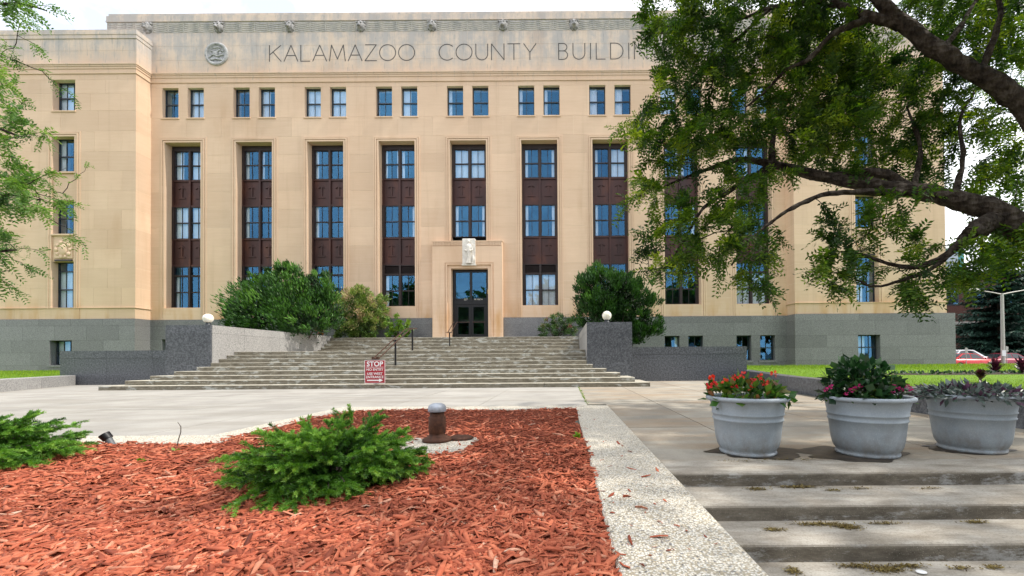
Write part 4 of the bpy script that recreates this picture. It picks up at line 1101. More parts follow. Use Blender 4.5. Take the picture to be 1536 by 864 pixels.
def plant(name, loc, label, cat): return thing(name, loc, label, cat)
def leafy(parent, name, mat, C, n, rad, L, W, up=.3, flat=.5, var=(0, 1), rs=None, shell=.4, fold=.12):
    """n leaves spread through a dome, pointing outwards"""
    r = rs or rng; d = unit(r.normal(size=(n, 3))); d[:, 2] = np.abs(d[:, 2])
    f = r.uniform(shell, 1, n)[:, None] ** .6
    P = np.array(C) + d * f * np.array(rad)
    D = unit(d + r.normal(0, .5, (n, 3)) + np.array([0, 0, up])); N = unit(d * .6 + np.array([0, 0, flat]) + r.normal(0, .35, (n, 3)))
    V, F = leaf_geo(P, D, N, r.uniform(.7, 1.2, n) * L, r.uniform(.7, 1.15, n) * W, .5, fold)
    va = np.clip(var[0] + (var[1]-var[0]) * r.random(n), 0, 1)
    return np_mesh(name, V, F, mat, np.repeat(va, 4), parent)
def stems(parent, C, n, rad, mat, r=.004):
    b = MB()
    for i in range(n):
        a = rng.uniform(0, 2*math.pi); e = rng.uniform(.3, 1)
        tip = (C[0] + rad[0]*math.cos(a)*e, C[1] + rad[1]*math.sin(a)*e, C[2] + rad[2]*rng.uniform(.5, .95))
        b.tube([(C[0] + .15*rad[0]*math.cos(a), C[1] + .15*rad[1]*math.sin(a), C[2] - .04), ((C[0] + tip[0])/2, (C[1] + tip[1])/2, C[2] + rad[2]*.4), tip], [r, r*.8, r*.5], 5, cap=False)
    return b.build('stems', mat, parent)
M['stem'] = plain('green_stem', (.10, .16, .05), .6)
M['begonia'] = leafmat('begonia_leaves', [(0, (.02, .07, .015)), (.5, (.05, .14, .025)), (.85, (.12, .22, .04)), (1, (.22, .10, .05))], .3, .35)
M['begonia_fl'] = leafmat('begonia_flowers', [(0, (.50, .02, .03)), (.5, (.62, .05, .03)), (1, (.75, .16, .05))], .25)
def flowers(parent, name, mat, spots, s, n=9):
    for c in spots:
        d = rdir(n); P = np.array(c) + d * s * .2; D = unit(d + np.array([0, 0, .2])); v0 = rng.random()*.6
        V, F = leaf_geo(P, D, rdir(n), s, s * .8, .6, .15)
        np_mesh('flower', V, F, mat, np.repeat(v0 + rng.random(n)*.4, 4), parent)
cx, cy = POTS[0]
t = plant('begonia', (cx, cy, .54), 'green begonia with orange-red flowers in the first pot from the curb', 'flowers')
leafy(t, 'leaves', M['begonia'], (cx, cy, .54), 300, (.42, .36, .22), .12, .080, .15, .5); stems(t, (cx, cy, .54), 26, (.36, .33, .22), M['stem'])
sp = [at(x, y, cy - .22) for x, y in ((1064, 578), (1071, 576), (1068, 567), (1103, 566), (1102, 581), (1129, 571), (1127, 583), (1161, 561), (1140, 565), (1087, 572), (1147, 574), (1114, 562))]
flowers(t, 'flowers', M['begonia_fl'], sp, .036, 12)
cx, cy = POTS[1]
M['darkleaf'] = leafmat('dark_leaves', [(0, (.008, .028, .012)), (.6, (.02, .065, .022)), (.95, (.045, .11, .035)), (1, (.16, .22, .06))], .2, .3, .6)
M['magenta'] = leafmat('magenta_flowers', [(0, (.30, .008, .09)), (1, (.55, .03, .20))], .2)
t = plant('pot_bush', (cx, cy, .54), 'tall bushy dark green plant with magenta flowers at its foot', 'flowers')
leafy(t, 'leaves', M['darkleaf'], (cx - .06, cy, .56), 640, (.36, .33, .40), .105, .080, .05, .6, shell=.15); stems(t, (cx - .06, cy, .56), 24, (.25, .25, .4), M['stem'])
leafy(t, 'low_leaves', M['begonia'], (cx, cy, .53), 260, (.42, .38, .10), .045, .025, .3, .5, (0, .7))
sp = [at(x, y, cy - .27) for x, y in ((1239, 584), (1247, 580), (1276, 586), (1283, 583), (1291, 579), (1338, 587), (1346, 582), (1352, 585), (1366, 583), (1341, 580), (1270, 590), (1361, 579))]
flowers(t, 'flowers', M['magenta'], sp, .025, 10)
cx, cy = POTS[2]
M['trad'] = leafmat('striped_leaves', [(0, (.035, .045, .05)), (.4, (.07, .11, .085)), (.7, (.17, .22, .21)), (.85, (.05, .02, .04)), (1, (.11, .05, .09))], .15, .35, .6)
t = plant('trailing_plant', (cx, cy, .54), 'trailing plant with silver-green and purple striped leaves in the last pot', 'flowers')
leafy(t, 'leaves', M['trad'], (cx, cy, .55), 760, (.50, .46, .13), .095, .042, .05, .8, shell=.3)
n = 210; a = rng.uniform(0, 2*math.pi, n); rr = rng.uniform(.36, .47, n)
P = np.c_[cx + rr*np.cos(a), cy + rr*np.sin(a), rng.uniform(.56, .66, n)]; D = np.c_[np.cos(a) + rng.normal(0, .5, n), np.sin(a) + rng.normal(0, .5, n), rng.uniform(-.7, .2, n)]
V, F = leaf_geo(P, unit(D), np.tile([0, 0, 1.0], (n, 1)) + rng.normal(0, .3, (n, 3)), rng.uniform(.07, .11, n), .034, .5, .12); np_mesh('trailing_leaves', V, F, M['trad'], np.repeat(rng.random(n), 4), t)
stems(t, (cx, cy, .54), 16, (.4, .4, .14), plain('purple_stem', (.09, .03, .05), .6))

# litter on the steps
M['litter'] = leafmat('locust_litter', [(0, (.07, .045, .018)), (.5, (.16, .115, .03)), (1, (.28, .22, .07))], .1)
Pl = []
def litter(px, py, z, n, sx, sy):
    p = at(px, py, 1.0); d = p - Vector((0, 0, EYE)); tt = (EYE - z) / (EYE - p.z); x, y = d.x*tt, d.y*tt
    n = int(n*1.8); sx *= 1.25; sy *= 1.3
    Pl.append(np.c_[x + rng.normal(0, sx, n), y + rng.normal(0, sy, n), np.full(n, z + .004) + rng.uniform(0, .008, n)])
for q in ((1136, 734, -.12, 130, .035, .012), (1196, 731, -.12, 230, .07, .010), (1250, 736, -.12, 50, .03, .010), (1290, 733, -.12, 50, .05, .008), (1395, 733, -.12, 50, .05, .006),
          (1160, 795, -.24, 110, .03, .010), (1230, 787, -.24, 260, .07, .010), (1272, 791, -.24, 320, .035, .016), (1325, 786, -.24, 90, .06, .008), (1465, 784, -.24, 110, .03, .008),
          (1288, 850, -.36, 180, .05, .010), (1330, 855, -.36, 330, .045, .015), (1360, 850, -.36, 160, .05, .008), (1440, 853, -.36, 70, .03, .008), (1490, 852, -.36, 80, .03, .008), (1190, 858, -.36, 120, .02, .02),
          (1180, 690, 0, 60, .12, .02), (1105, 692, 0, 40, .08, .02)): litter(*q)
P = np.concatenate(Pl); n = len(P); V, F = leaf_geo(P, unit(np.c_[rng.normal(size=(n, 2)), rng.normal(0, .25, n)]), np.tile([0, 0, 1.0], (n, 1)) + rng.normal(0, .4, (n, 3)), rng.uniform(.010, .028, n), rng.uniform(.004, .010, n))
o = np_mesh('leaf_litter', V, F, M['litter'], np.repeat(rng.random(n), 4)); tag(o, 'yellow-brown tree litter swept along the plaza steps', 'litter', kind='stuff')
p = at(1382, 859, 1.0); d = p - Vector((0, 0, EYE)); tt = 1.355 / (EYE - p.z)
b = MB(); b.lathe([(0, -.352), (.03, -.352), (.032, -.349), (.026, -.346), (0, -.346)], d.x*tt, d.y*tt, 20, sy=.8); tag(b.build('paper_lid', M['white_paint']), 'small white lid dropped on the plaza steps', 'lid')

# ------------------------------------------------------------------ shrubs against the building
def shrub(name, lobes, label, cat, mat, nleaf, L, W, group=None, up=.4, var=(0, 1), base=None, aniso=None):
    bx = base or (lobes[0][0], lobes[0][1], .5); t = thing(name, bx, label, cat, group)
    Vs = []; va = []; vol = np.array([l[3]*l[4]*l[5] for l in lobes]) ** .67; vol = vol / vol.sum()
    PP = []; DD = []; AA = []
    for l, w in zip(lobes, vol):
        n = int(nleaf * w); c = np.array(l[:3]); rad = np.array(l[3:6])
        # tufts on the lobe surface, leaves round each tuft
        nt_ = max(6, n // 80); d = unit(rng.normal(size=(nt_, 3))); tc_ = c + d * rad * rng.uniform(.70, 1.14, (nt_, 1))
        q = rng.integers(0, nt_, n); off = rng.normal(0, 1, (n, 3)) * rad.mean() * .095
        ax = np.array(aniso) if aniso is not None else np.zeros(3)
        P = tc_[q] + off; D = d[q] + rng.normal(0, .45, (n, 3)) + np.array([0, 0, up]) + ax
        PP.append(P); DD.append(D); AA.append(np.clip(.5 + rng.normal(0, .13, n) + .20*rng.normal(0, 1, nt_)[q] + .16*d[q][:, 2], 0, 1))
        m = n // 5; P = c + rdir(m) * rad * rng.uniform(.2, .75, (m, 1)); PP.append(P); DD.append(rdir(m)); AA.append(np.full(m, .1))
    P = np.concatenate(PP); D = unit(np.concatenate(DD)); A = np.concatenate(AA); n = len(P)
    ok = P[:, 2] > bx[2]; P, D, A = P[ok], D[ok], A[ok]; n = len(P)
    V, F = leaf_geo(P, D, rdir(n), rng.uniform(.7, 1.3, n) * L, rng.uniform(.7, 1.2, n) * W, .45)
    np_mesh('foliage', V, F, mat, np.repeat(np.clip(var[0] + (var[1]-var[0])*A, 0, 1), 4), t)
    b = MB()
    for l in lobes:
        b.tube([(bx[0] + rng.normal(0, .1), bx[1], bx[2]), ((bx[0] + l[0])/2, (bx[1] + l[1])/2, (bx[2] + l[2])/2 - .1), (l[0], l[1], l[2] + .2)], [.07, .05, .02], 6)
    b.build('stems', M['bark'], t); return t
def lobe(px, py, Y, rpx, rpz, ry=None):
    p = at(px, py, Y); s = Y / FPX; return (p.x, p.y, p.z, rpx*s, ry or rpx*s*.9, rpz*s)
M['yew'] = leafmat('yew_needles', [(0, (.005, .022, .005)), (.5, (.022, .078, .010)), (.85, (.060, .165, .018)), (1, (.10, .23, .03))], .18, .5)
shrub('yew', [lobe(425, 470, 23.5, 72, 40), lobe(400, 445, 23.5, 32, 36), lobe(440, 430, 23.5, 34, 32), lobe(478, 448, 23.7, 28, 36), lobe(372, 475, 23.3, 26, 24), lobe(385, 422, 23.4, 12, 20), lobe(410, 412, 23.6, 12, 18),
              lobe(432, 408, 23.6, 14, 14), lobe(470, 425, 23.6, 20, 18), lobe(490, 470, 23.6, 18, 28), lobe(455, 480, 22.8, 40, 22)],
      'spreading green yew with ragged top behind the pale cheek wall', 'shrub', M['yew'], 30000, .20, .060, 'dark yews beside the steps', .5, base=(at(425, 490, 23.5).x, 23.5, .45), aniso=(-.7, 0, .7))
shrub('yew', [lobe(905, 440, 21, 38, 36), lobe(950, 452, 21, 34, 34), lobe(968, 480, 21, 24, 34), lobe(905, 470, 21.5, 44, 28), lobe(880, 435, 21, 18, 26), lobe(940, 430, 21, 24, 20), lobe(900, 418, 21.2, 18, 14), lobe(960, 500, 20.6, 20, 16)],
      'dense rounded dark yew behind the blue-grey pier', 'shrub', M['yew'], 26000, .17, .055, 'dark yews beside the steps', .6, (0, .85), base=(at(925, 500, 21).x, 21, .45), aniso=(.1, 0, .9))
M['pieris'] = leafmat('pieris_leaves', [(0, (.04, .08, .02)), (.3, (.12, .21, .04)), (.6, (.24, .32, .08)), (.85, (.42, .36, .19)), (1, (.55, .38, .26))], .25, .45)
shrub('flowering_shrub', [lobe(535, 470, 26.9, 32, 34), lobe(560, 462, 26.9, 22, 20), lobe(520, 490, 26.7, 22, 20), lobe(555, 488, 26.8, 26, 18), lobe(540, 445, 27, 22, 12)],
      'light green shrub with faded pinkish flower heads beside the yew', 'shrub', M['pieris'], 15000, .15, .065, None, .3, base=(at(540, 500, 26.9).x, 26.9, 2.3))
shrub('bright_shrub', [lobe(597, 488, 26.6, 16, 16), lobe(588, 498, 26.6, 14, 10), lobe(605, 496, 26.6, 10, 10)], 'small yellow-green bush at the top of the steps beside the flowering shrub', 'shrub', M['weed'], 2200, .13, .07, None, .3, base=(at(597, 505, 26.6).x, 26.6, 2.3))
M['boxleaf'] = leafmat('mixed_leaves', [(0, (.02, .045, .015)), (.5, (.05, .11, .03)), (.85, (.12, .19, .05)), (1, (.24, .10, .10))], .25)
shrub('leafy_shrub', [lobe(835, 488, 26.6, 26, 18), lobe(850, 482, 26.6, 18, 16), lobe(822, 492, 26.6, 16, 14), lobe(845, 498, 26.4, 22, 10)], 'low rounded green shrub between the door and the blue-grey pier', 'shrub', M['boxleaf'], 4500, .11, .055, None, .3, base=(at(835, 505, 26.6).x, 26.6, 2.3))
M['orange'] = leafmat('orange_leaves', [(0, (.30, .10, .02)), (1, (.60, .22, .05))], .2)
shrub('orange_flower', [lobe(482, 495, 25.9, 7, 7), lobe(479, 499, 25.9, 5, 4)], 'small clump of orange flowers at the end of the cheek wall', 'flowers', M['orange'], 300, .10, .06, None, .4, base=(at(482, 503, 25.9).x - .0, 25.9, 2.1))
for x0, x1 in ((-14.0, -9.0), (-3.2, .9)):
    b = MB(); b.box(x0, x1, 26.5, 27.88, 2.2, 2.362); tag(b.build('planting_soil', M['soil']), kind='structure')

# cordylines in a bed on the lawn
M['cordyline'] = leafmat('cordyline_leaves', [(0, (.020, .006, .012)), (.7, (.065, .016, .030)), (1, (.13, .03, .045))], .15, .35, .6)
def cordyline(px, Y, h, label):
    p = at(px, 545, Y); t = thing('cordyline', (p.x, p.y, .40), label, 'plant', 'dark red spiky plants in the lawn bed')
    n = 70; a = rng.uniform(0, 2*math.pi, n); e = rng.uniform(.35, 1.4, n)
    D = np.c_[np.cos(a)*np.cos(e), np.sin(a)*np.cos(e), np.sin(e)]; P = np.c_[np.full(n, p.x), np.full(n, p.y), .46 + rng.uniform(0, .25, n)*h/.6]
    V, F = leaf_geo(P, D, np.tile([0, 0, 1.0], (n, 1)), rng.uniform(.5, .9, n)*h*.75, .075, .45, .15); np_mesh('leaves', V, F, M['cordyline'], np.repeat(rng.random(n), 4), t)
    b = MB(); b.tube([(p.x, p.y, .38), (p.x, p.y, .40 + h*.5)], [.03, .02], 8); b.build('stem', M['bark'], t)
cordyline(1492, 13.6, .55, 'dark red spiky plant in the bed in front of the red cars'); cordyline(1533, 13.2, .6, 'dark red spiky plant in the lawn bed nearest the street lamp')
cordyline(1470, 9.5, .3, 'short dark red plant just behind the trailing-plant pot')
b = MB(); pc_ = at(1465, 556, 13.6); n = 40
vs = [(pc_.x + 3.6*math.cos(q*2*math.pi/n)*(1 + .1*math.sin(q)), 13.6 + .8*math.sin(q*2*math.pi/n), .425) for q in range(n)]
b.add([(pc_.x, 13.6, .50)] + vs, [(0, 1 + q, 1 + (q + 1) % n) for q in range(n)], True); tag(b.build('lawn_flower_bed', M['soil']), kind='structure')
n = 420; a = rng.uniform(0, 2*math.pi, n); rr = rng.random(n)**.5
P = np.c_[pc_.x + 3.4*rr*np.cos(a), 13.6 + .7*rr*np.sin(a), np.full(n, .45)]; V, F = leaf_geo(P, unit(rng.normal(size=(n, 3)) + [0, 0, 1]), rdir(n), .12, .06, .5, .1)
tag(np_mesh('ground_cover', V, F, M['darkleaf'], np.repeat(rng.random(n), 4)), 'low dark ground-cover plants in the lawn bed', 'plants', kind='stuff')
# ------------------------------------------------------------------ honey locust trees
M['locust'] = leafmat('locust_leaflets', [(0, (.014, .042, .010)), (.35, (.038, .092, .015)), (.7, (.10, .18, .025)), (1, (.25, .34, .05))], .48, .45)
M['locust_bright'] = leafmat('sunny_locust_leaflets', [(0, (.03, .08, .018)), (.4, (.075, .17, .035)), (.75, (.13, .24, .05)), (1, (.20, .31, .08))], .45, .45)  # brighter copy of the locust leaves, sunlight painted into the left tree's colour
def in_poly(x, y, poly):
    c = False; j = len(poly) - 1
    for i in range(len(poly)):
        (xi, yi), (xj, yj) = poly[i], poly[j]
        if (yi > y) != (yj > y) and x < (xj - xi) * (y - yi) / (yj - yi) + xi: c = not c
        j = i
    return c
def smooth_path(pts, rad, k=5):
    """Catmull-Rom through 3-D points with radii"""
    P = [np.array(p) for p in pts]; P = [2*P[0] - P[1]] + P + [2*P[-1] - P[-2]]; out = []; ro = []
    for i in range(1, len(P) - 2):
        for q in range(k):
            t = q / k; a, b, c, d = P[i-1], P[i], P[i+1], P[i+2]
            out.append(.5*((2*b) + (-a + c)*t + (2*a - 5*b + 4*c - d)*t*t + (-a + 3*b - 3*c + d)*t**3)); ro.append(rad[i-1]*(1-t) + rad[i]*t)
    out.append(P[-2]); ro.append(rad[-1]); return out, ro
k = NT('locust_bark'); k.set(.95, 0, .2)
nn_ = k.noise(9, k.pos((1, 1, .35)), detail=8, rough=.7); k.col(k.ramp(nn_, [(.36, (.016, .012, .010)), (.5, (.052, .040, .031)), (.66, (.12, .10, .082))])); vo_ = k.n('TexVoronoi'); vo_.inputs['Scale'].default_value = 16; k.l(k.pos((.45, 1, 1)), vo_.inputs['Vector']); k.bump(k.math('ADD', nn_, vo_.outputs['Distance']), 1.0, .06); M['locust_bark'] = k.m
def locust(name, base, label, limbs, targets, spr_len, seed, lm='locust', *,  nspray=(9, 15), leaflets=6, group='honey locust trees framing the view'):
    r = np.random.default_rng(seed); t = thing(name, base, label, 'tree', group)
    tb = MB(); SK = []      # skeleton points
    for pts, rad in limbs:
        p, ra = smooth_path(pts, rad)
        # bark unevenness
        tb.tube([q + r.normal(0, .012, 3)*min(1, w*6) for q, w in zip(p, ra)], [w*(1 + r.normal(0, .04)) for w in ra], 18 if max(ra) > .08 else 7, cap=True)
        SK += [(q, w) for q, w in zip(p, ra) if w < .2]
    tb.v = [tuple(np.array(v) + r.normal(0, .006, 3)) for v in tb.v]
    S = np.array([q for q, w in SK]); TW = MB(); SP = []; SD = []; SV = []
    tg = np.array(targets); order = np.argsort([np.min(((S - q)**2).sum(1)) for q in tg])
    for oi in order:
        q = tg[oi]; d2 = ((S - q)**2).sum(1) + np.where(S[:, 2] < q[2] - .8, 2.0, 0); i = int(np.argmin(d2)); s = S[i]; L = np.linalg.norm(q - s)
        if L < .12: q = s + r.normal(0, .25, 3); L = np.linalg.norm(q - s)
        ctl = (s + q)/2 + np.array([0, 0, .16*L]) + r.normal(0, .09*L, 3)
        m = max(4, min(9, int(L/.16) + 3)); tt = np.linspace(0, 1, m)[:, None]
        P = s*(1-tt)**2 + 2*ctl*tt*(1-tt) + q*tt*tt + np.r_[np.zeros((1, 3)), r.normal(0, .018*L, (m-1, 3))]
        r0 = min(.024, .004 + .0075*L); TW.tube(P, np.linspace(r0, .0028, m), 4, cap=False)
        S = np.r_[S, P[2:]]
        ns_ = r.integers(*nspray); u = r.uniform(.28, 1.0, ns_); idx = u*(m-1); i0 = np.clip(idx.astype(int), 0, m-2); f = (idx - i0)[:, None]
        pos = P[i0]*(1-f) + P[i0+1]*f; td = unit(P[i0+1] - P[i0])
        SP.append(pos); SD.append(td*1.0 + r.normal(0, .5, (ns_, 3)) + np.array([0, 0, -.12])); SV.append(np.full(ns_, r.normal(0, .22)))
    SP = np.concatenate(SP); SD = unit(np.concatenate(SD)); SV = np.concatenate(SV); n = len(SP)
    up = unit(np.tile([0, 0, 1.0], (n, 1)) + r.normal(0, .45, (n, 3))); side = unit(np.cross(SD, up)); nr = np.cross(side, SD)
    Ls = r.uniform(.65, 1.25, n)*spr_len; PV = []; DV = []; NV = []; LV = []; WV = []; AV = []
    for j in range(leaflets):
        s = (j + .6)/leaflets
        b = SP + SD*(Ls*s)[:, None] + np.array([0, 0, -1.0])*(Ls*s*s*.25)[:, None]
        for sg in (-1, 1):
            PV.append(b); DV.append(SD*.55 + side*sg + r.normal(0, .18, (n, 3))); NV.append(nr + r.normal(0, .3, (n, 3)))
            LV.append(Ls*.28*(1.1 - .35*abs(s - .45))); WV.append(Ls*.105); AV.append(np.clip(.45 + SV + r.normal(0, .13, n), 0, 1))
    PV, DV, NV, LV, WV, AV = (np.concatenate(z) for z in (PV, DV, NV, LV, WV, AV))
    V, F = leaf_geo(PV, DV, NV, LV, WV, .5, .05)
    np_mesh('crown', V, F, M[lm], np.repeat(AV, 4), t)
    tb.build('trunk', M['locust_bark'], t); TW.build('twigs', M['locust_bark'], t, 'stuff')
    return t
def px_targets(poly, n, y0, y1, r):
    xs_, ys_ = [p[0] for p in poly], [p[1] for p in poly]; out = []
    while len(out) < n:
        x, y = r.uniform(min(xs_), max(xs_)), r.uniform(min(ys_), max(ys_))
        if in_poly(x, y, poly): out.append(tuple(at(x, y, r.uniform(y0, y1))))
    return out
A = lambda lst: [tuple(at(x, y, Y)) for x, y, Y in lst]
TX, TY = 7.6, 5.9
rr_ = np.random.default_rng(11)
trunk_top = (TX + .05, TY, 3.6)
limbs = [
 ([(TX, TY, .2), (TX, TY, 1.0), (TX - .03, TY, 2.0), (TX, TY + .02, 2.9), trunk_top, (TX + .2, TY - .1, 5.2), (TX + .1, TY - .2, 7.2), (TX + .5, TY - .4, 9.2)], [.46, .36, .32, .30, .27, .22, .15, .06]),
 # lower limb, coming in from the right
 ([(TX, TY, 2.15)] + A([(1565, 362, 5.9), (1490, 318, 6.0), (1430, 298, 6.1), (1370, 286, 6.25), (1300, 277, 6.4), (1230, 264, 6.6), (1160, 247, 6.8), (1105, 240, 7.0), (1040, 262, 7.2), (985, 285, 7.3)]), [.25, .19, .155, .13, .11, .095, .08, .058, .038, .022, .009]),
 (A([(1370, 281, 6.25), (1320, 260, 6.4), (1270, 262, 6.6), (1215, 268, 6.7)]), [.05, .075, .065, .025]),
 (A([(1160, 247, 6.8), (1157, 225, 6.85), (1160, 195, 6.9), (1150, 160, 7.0)]), [.06, .05, .035, .012]),
 (A([(1160, 249, 6.8), (1125, 268, 6.75), (1098, 284, 6.7), (1060, 308, 6.7), (1043, 330, 6.7), (1011, 385, 6.7), (995, 405, 6.7)]), [.06, .045, .036, .026, .02, .012, .006]),
 (A([(1350, 290, 6.25), (1290, 288, 6.1), (1232, 293, 6.0), (1180, 317, 6.0), (1142, 345, 6.0), (1116, 368, 6.0), (1098, 398, 6.0)]), [.07, .045, .034, .028, .022, .016, .008]),
 # broken stub and the hanging branch below the limb
 (A([(1500, 328, 6.0), (1472, 342, 5.9), (1452, 352, 5.85), (1437, 368, 5.85), (1410, 388, 5.85), (1375, 400, 5.9), (1338, 397, 5.95), (1300, 384, 6.0), (1262, 377, 6.05)]), [.12, .115, .075, .05, .038, .03, .024, .016, .007]),
 (A([(1437, 368, 5.85), (1400, 402, 5.8), (1360, 418, 5.8), (1312, 430, 5.8), (1285, 420, 5.8)]), [.035, .028, .022, .015, .006]),
 (A([(1500, 325, 6.0), (1470, 338, 5.85), (1455, 352, 5.75)]), [.11, .105, .09]),
 # upper limb
 ([trunk_top] + A([(1570, 205, 5.9), (1525, 150, 5.9), (1470, 112, 5.95), (1412, 78, 6.0), (1352, 34, 6.1), (1320, 0, 6.1), (1285, -60, 6.2), (1240, -130, 6.3), (1180, -200, 6.5)]), [.22, .145, .128, .115, .105, .092, .078, .066, .05, .02]),
 (A([(1352, 36, 6.1), (1300, 24, 6.2), (1245, 3, 6.4), (1190, 6, 6.5), (1156, 12, 6.6), (1100, 32, 6.7), (1059, 42, 6.8), (998, 50, 7.0), (955, 48, 7.1)]), [.07, .065, .052, .04, .032, .025, .02, .013, .006]),
 (A([(1310, 26, 6.2), (1275, 38, 6.2), (1244, 55, 6.2), (1215, 88, 6.3), (1180, 105, 6.4), (1150, 135, 6.5), (1120, 160, 6.6)]), [.06, .05, .04, .032, .026, .018, .008]),
 (A([(1156, 12, 6.6), (1110, 55, 6.6), (1070, 92, 6.7), (1040, 130, 6.8), (1010, 165, 6.9)]), [.03, .024, .019, .014, .006]),
 (A([(1470, 112, 5.95), (1490, 60, 5.9), (1500, 10, 5.9), (1480, -60, 6)]), [.05, .04, .03, .012]),
 (A([(1412, 78, 6.0), (1440, 40, 6.1), (1470, -10, 6.2)]), [.05, .035, .015]),
 (A([(1430, 298, 6.1), (1445, 240, 6.3), (1440, 180, 6.5), (1460, 140, 6.6)]), [.05, .035, .025, .01]),
 (A([(1370, 286, 6.25), (1380, 220, 6.6), (1360, 160, 6.8)]), [.045, .03, .012]),
 # limbs of the crown beyond the frame
 ([trunk_top, (9.3, 5.2, 5.4), (11.0, 4.6, 6.8), (12.8, 4.2, 7.6)], [.2, .15, .09, .03]),
 ([(TX + .2, TY - .1, 5.2), (6.2, 4.2, 7.0), (4.8, 3.0, 8.0), (3.4, 2.2, 8.4)], [.16, .12, .07, .03]),
 ([(TX + .1, TY - .2, 7.2), (8.6, 8.0, 8.4), (9.0, 9.6, 9.0)], [.1, .06, .02]),
]
tg = []
tg += px_targets([(945, -40), (1240, -40), (1300, 30), (1330, 100), (1300, 200), (1200, 240), (1100, 238), (1000, 232), (935, 205), (960, 175), (985, 130), (995, 85), (965, 50), (955, 10)], 540, 5.7, 7.6, rr_)
tg += px_targets([(1230, 60), (1420, 100), (1435, 275), (1300, 262), (1190, 250)], 170, 6.4, 7.8, rr_)
tg += px_targets([(1330, -40), (1545, -40), (1545, 340), (1450, 310), (1425, 120)], 135, 6.2, 7.8, rr_)
tg += px_targets([(918, 205), (1000, 225), (1100, 240), (1190, 262), (1150, 325), (1070, 395), (1010, 425), (955, 410), (965, 330), (930, 280)], 92, 6.0, 7.4, rr_)
tg += px_targets([(1095, 290), (1180, 290), (1190, 380), (1150, 440), (1095, 445), (1075, 390)], 24, 5.7, 6.6, rr_)
tg += px_targets([(1215, 330), (1300, 310), (1400, 305), (1440, 380), (1435, 440), (1350, 465), (1330, 405), (1262, 450), (1208, 420)], 56, 5.6, 6.4, rr_)
tg += px_targets([(1430, 340), (1540, 345), (1540, 400), (1440, 430)], 26, 5.6, 6.6, rr_)
for _ in range(1050):
    while True:
        q = rr_.uniform(-1, 1, 3)
        if (q**2).sum() < 1: break
    tg.append((8.4 + q[0]*5.8, 5.2 + q[1]*5.0, 8.0 + q[2]*2.6))
tg = [q for q in tg if q[1] > 1.2 and not (q[1] < 6.2 and q[0] < 1.12*q[1] and q[2] < 1 + .86*q[1])or q[2] < 3.6]
locust('honey_locust', (TX, TY, .40), 'large honey locust whose dark limbs and feathery leaves overhang the plaza', limbs, tg, .25, 17, nspray=(11, 18))

LX, LY = -12.9, 7.6
limbs = [
 ([(LX, LY, .2), (LX, LY, 2), (LX + .1, LY, 4), (LX - .1, LY, 6), (LX, LY, 8)], [.32, .25, .2, .14, .05]),
 ([(LX + .1, LY, 3.6)] + A([(-60, 330, 7.5), (-20, 300, 7.4), (20, 292, 7.3), (60, 300, 7.3)]), [.12, .06, .03, .016, .006]),
 ([(LX, LY, 4.6)] + A([(-60, 200, 7.4), (-15, 190, 7.3), (30, 205, 7.3)]), [.12, .06, .025, .008]),
 ([(LX, LY, 2.6)] + A([(-60, 400, 7.4), (-15, 380, 7.3), (25, 375, 7.3)]), [.1, .05, .02, .007]),
 ([(LX, LY, 6.6)] + A([(-80, 40, 7.4), (-20, 8, 7.4), (40, 8, 7.4), (70, 16, 7.4)]), [.1, .05, .02, .01, .004]),
 ([(LX, LY, 5.2), (LX - 1.5, LY + 1, 7), (LX - 3, LY + 1.2, 8)], [.12, .08, .03]),
]
tg = px_targets([(-60, 60), (-8, 75), (4, 112), (10, 150), (32, 185), (28, 230), (48, 285), (40, 310), (-60, 320)], 62, 6.7, 7.9, rr_)
tg += px_targets([(-60, 310), (15, 330), (10, 355), (32, 400), (20, 425), (-60, 450)], 26, 6.7, 7.7, rr_)
tg += px_targets([(30, 262), (75, 272), (50, 288), (15, 285)], 6, 7.1, 7.4, rr_) + px_targets([(20, 295), (75, 310), (60, 325), (10, 312)], 6, 7.1, 7.4, rr_) + px_targets([(55, 195), (85, 200), (60, 210)], 3, 7.1, 7.4, rr_)
tg += px_targets([(-40, -10), (25, 0), (56, 12), (52, 20), (20, 16), (-40, 14)], 14, 7.2, 7.5, rr_)
for _ in range(170):
    q = rr_.uniform(-1, 1, 3); tg.append((LX - .8 + q[0]*2.2, LY + q[1]*3.0, 6.0 + q[2]*3.2))
tg = [q for q in tg if q[0] < -.98*q[1] - 0*q[2]]
locust('honey_locust', (LX, LY, .35), 'honey locust with bright feathery sprays overhanging the pale kerb', limbs, tg, .24, 23, 'locust_bright', nspray=(7, 12))

# ------------------------------------------------------------------ beyond the right wing: street, cars, lamp, spruce, brick block
M['brick'] = None
k = NT('dark_brick'); k.set(.9, 0, .2)
br = k.n('TexBrick'); br.inputs['Scale'].default_value = 4.2; br.inputs['Color1'].default_value = (.085, .032, .026, 1); br.inputs['Color2'].default_value = (.12, .045, .034, 1); br.inputs['Mortar'].default_value = (.15, .12, .10, 1); br.inputs['Mortar Size'].default_value = .015
mp_ = k.n('Mapping'); mp_.inputs['Rotation'].default_value = (R(90), 0, 0); g_ = k.n('NewGeometry'); k.l(g_.outputs['Position'], mp_.inputs['Vector']); k.l(mp_.outputs[0], br.inputs['Vector']); k.col(br.outputs['Color']); M['brick'] = k.m
YB = 58.0
xa = at(1405, 450, YB).x; zt = at(1440, 413, YB).z; zt2 = at(1440, 372, YB).z
bb = thing('brick_building', (xa + 12, YB, -.3), 'dark red brick building with teal-framed louvre storey behind the spruce', 'building')
b = MB(); b.box(xa - 14, xa + 30, YB, YB + 14, -.4, zt); b.build('wall', M['brick'], bb)
M['teal'] = plain('teal_paint', (.05, .25, .24), .6, var=.15); M['pale_metal'] = plain('pale_louvre', (.42, .47, .52), .5, .2, .1)
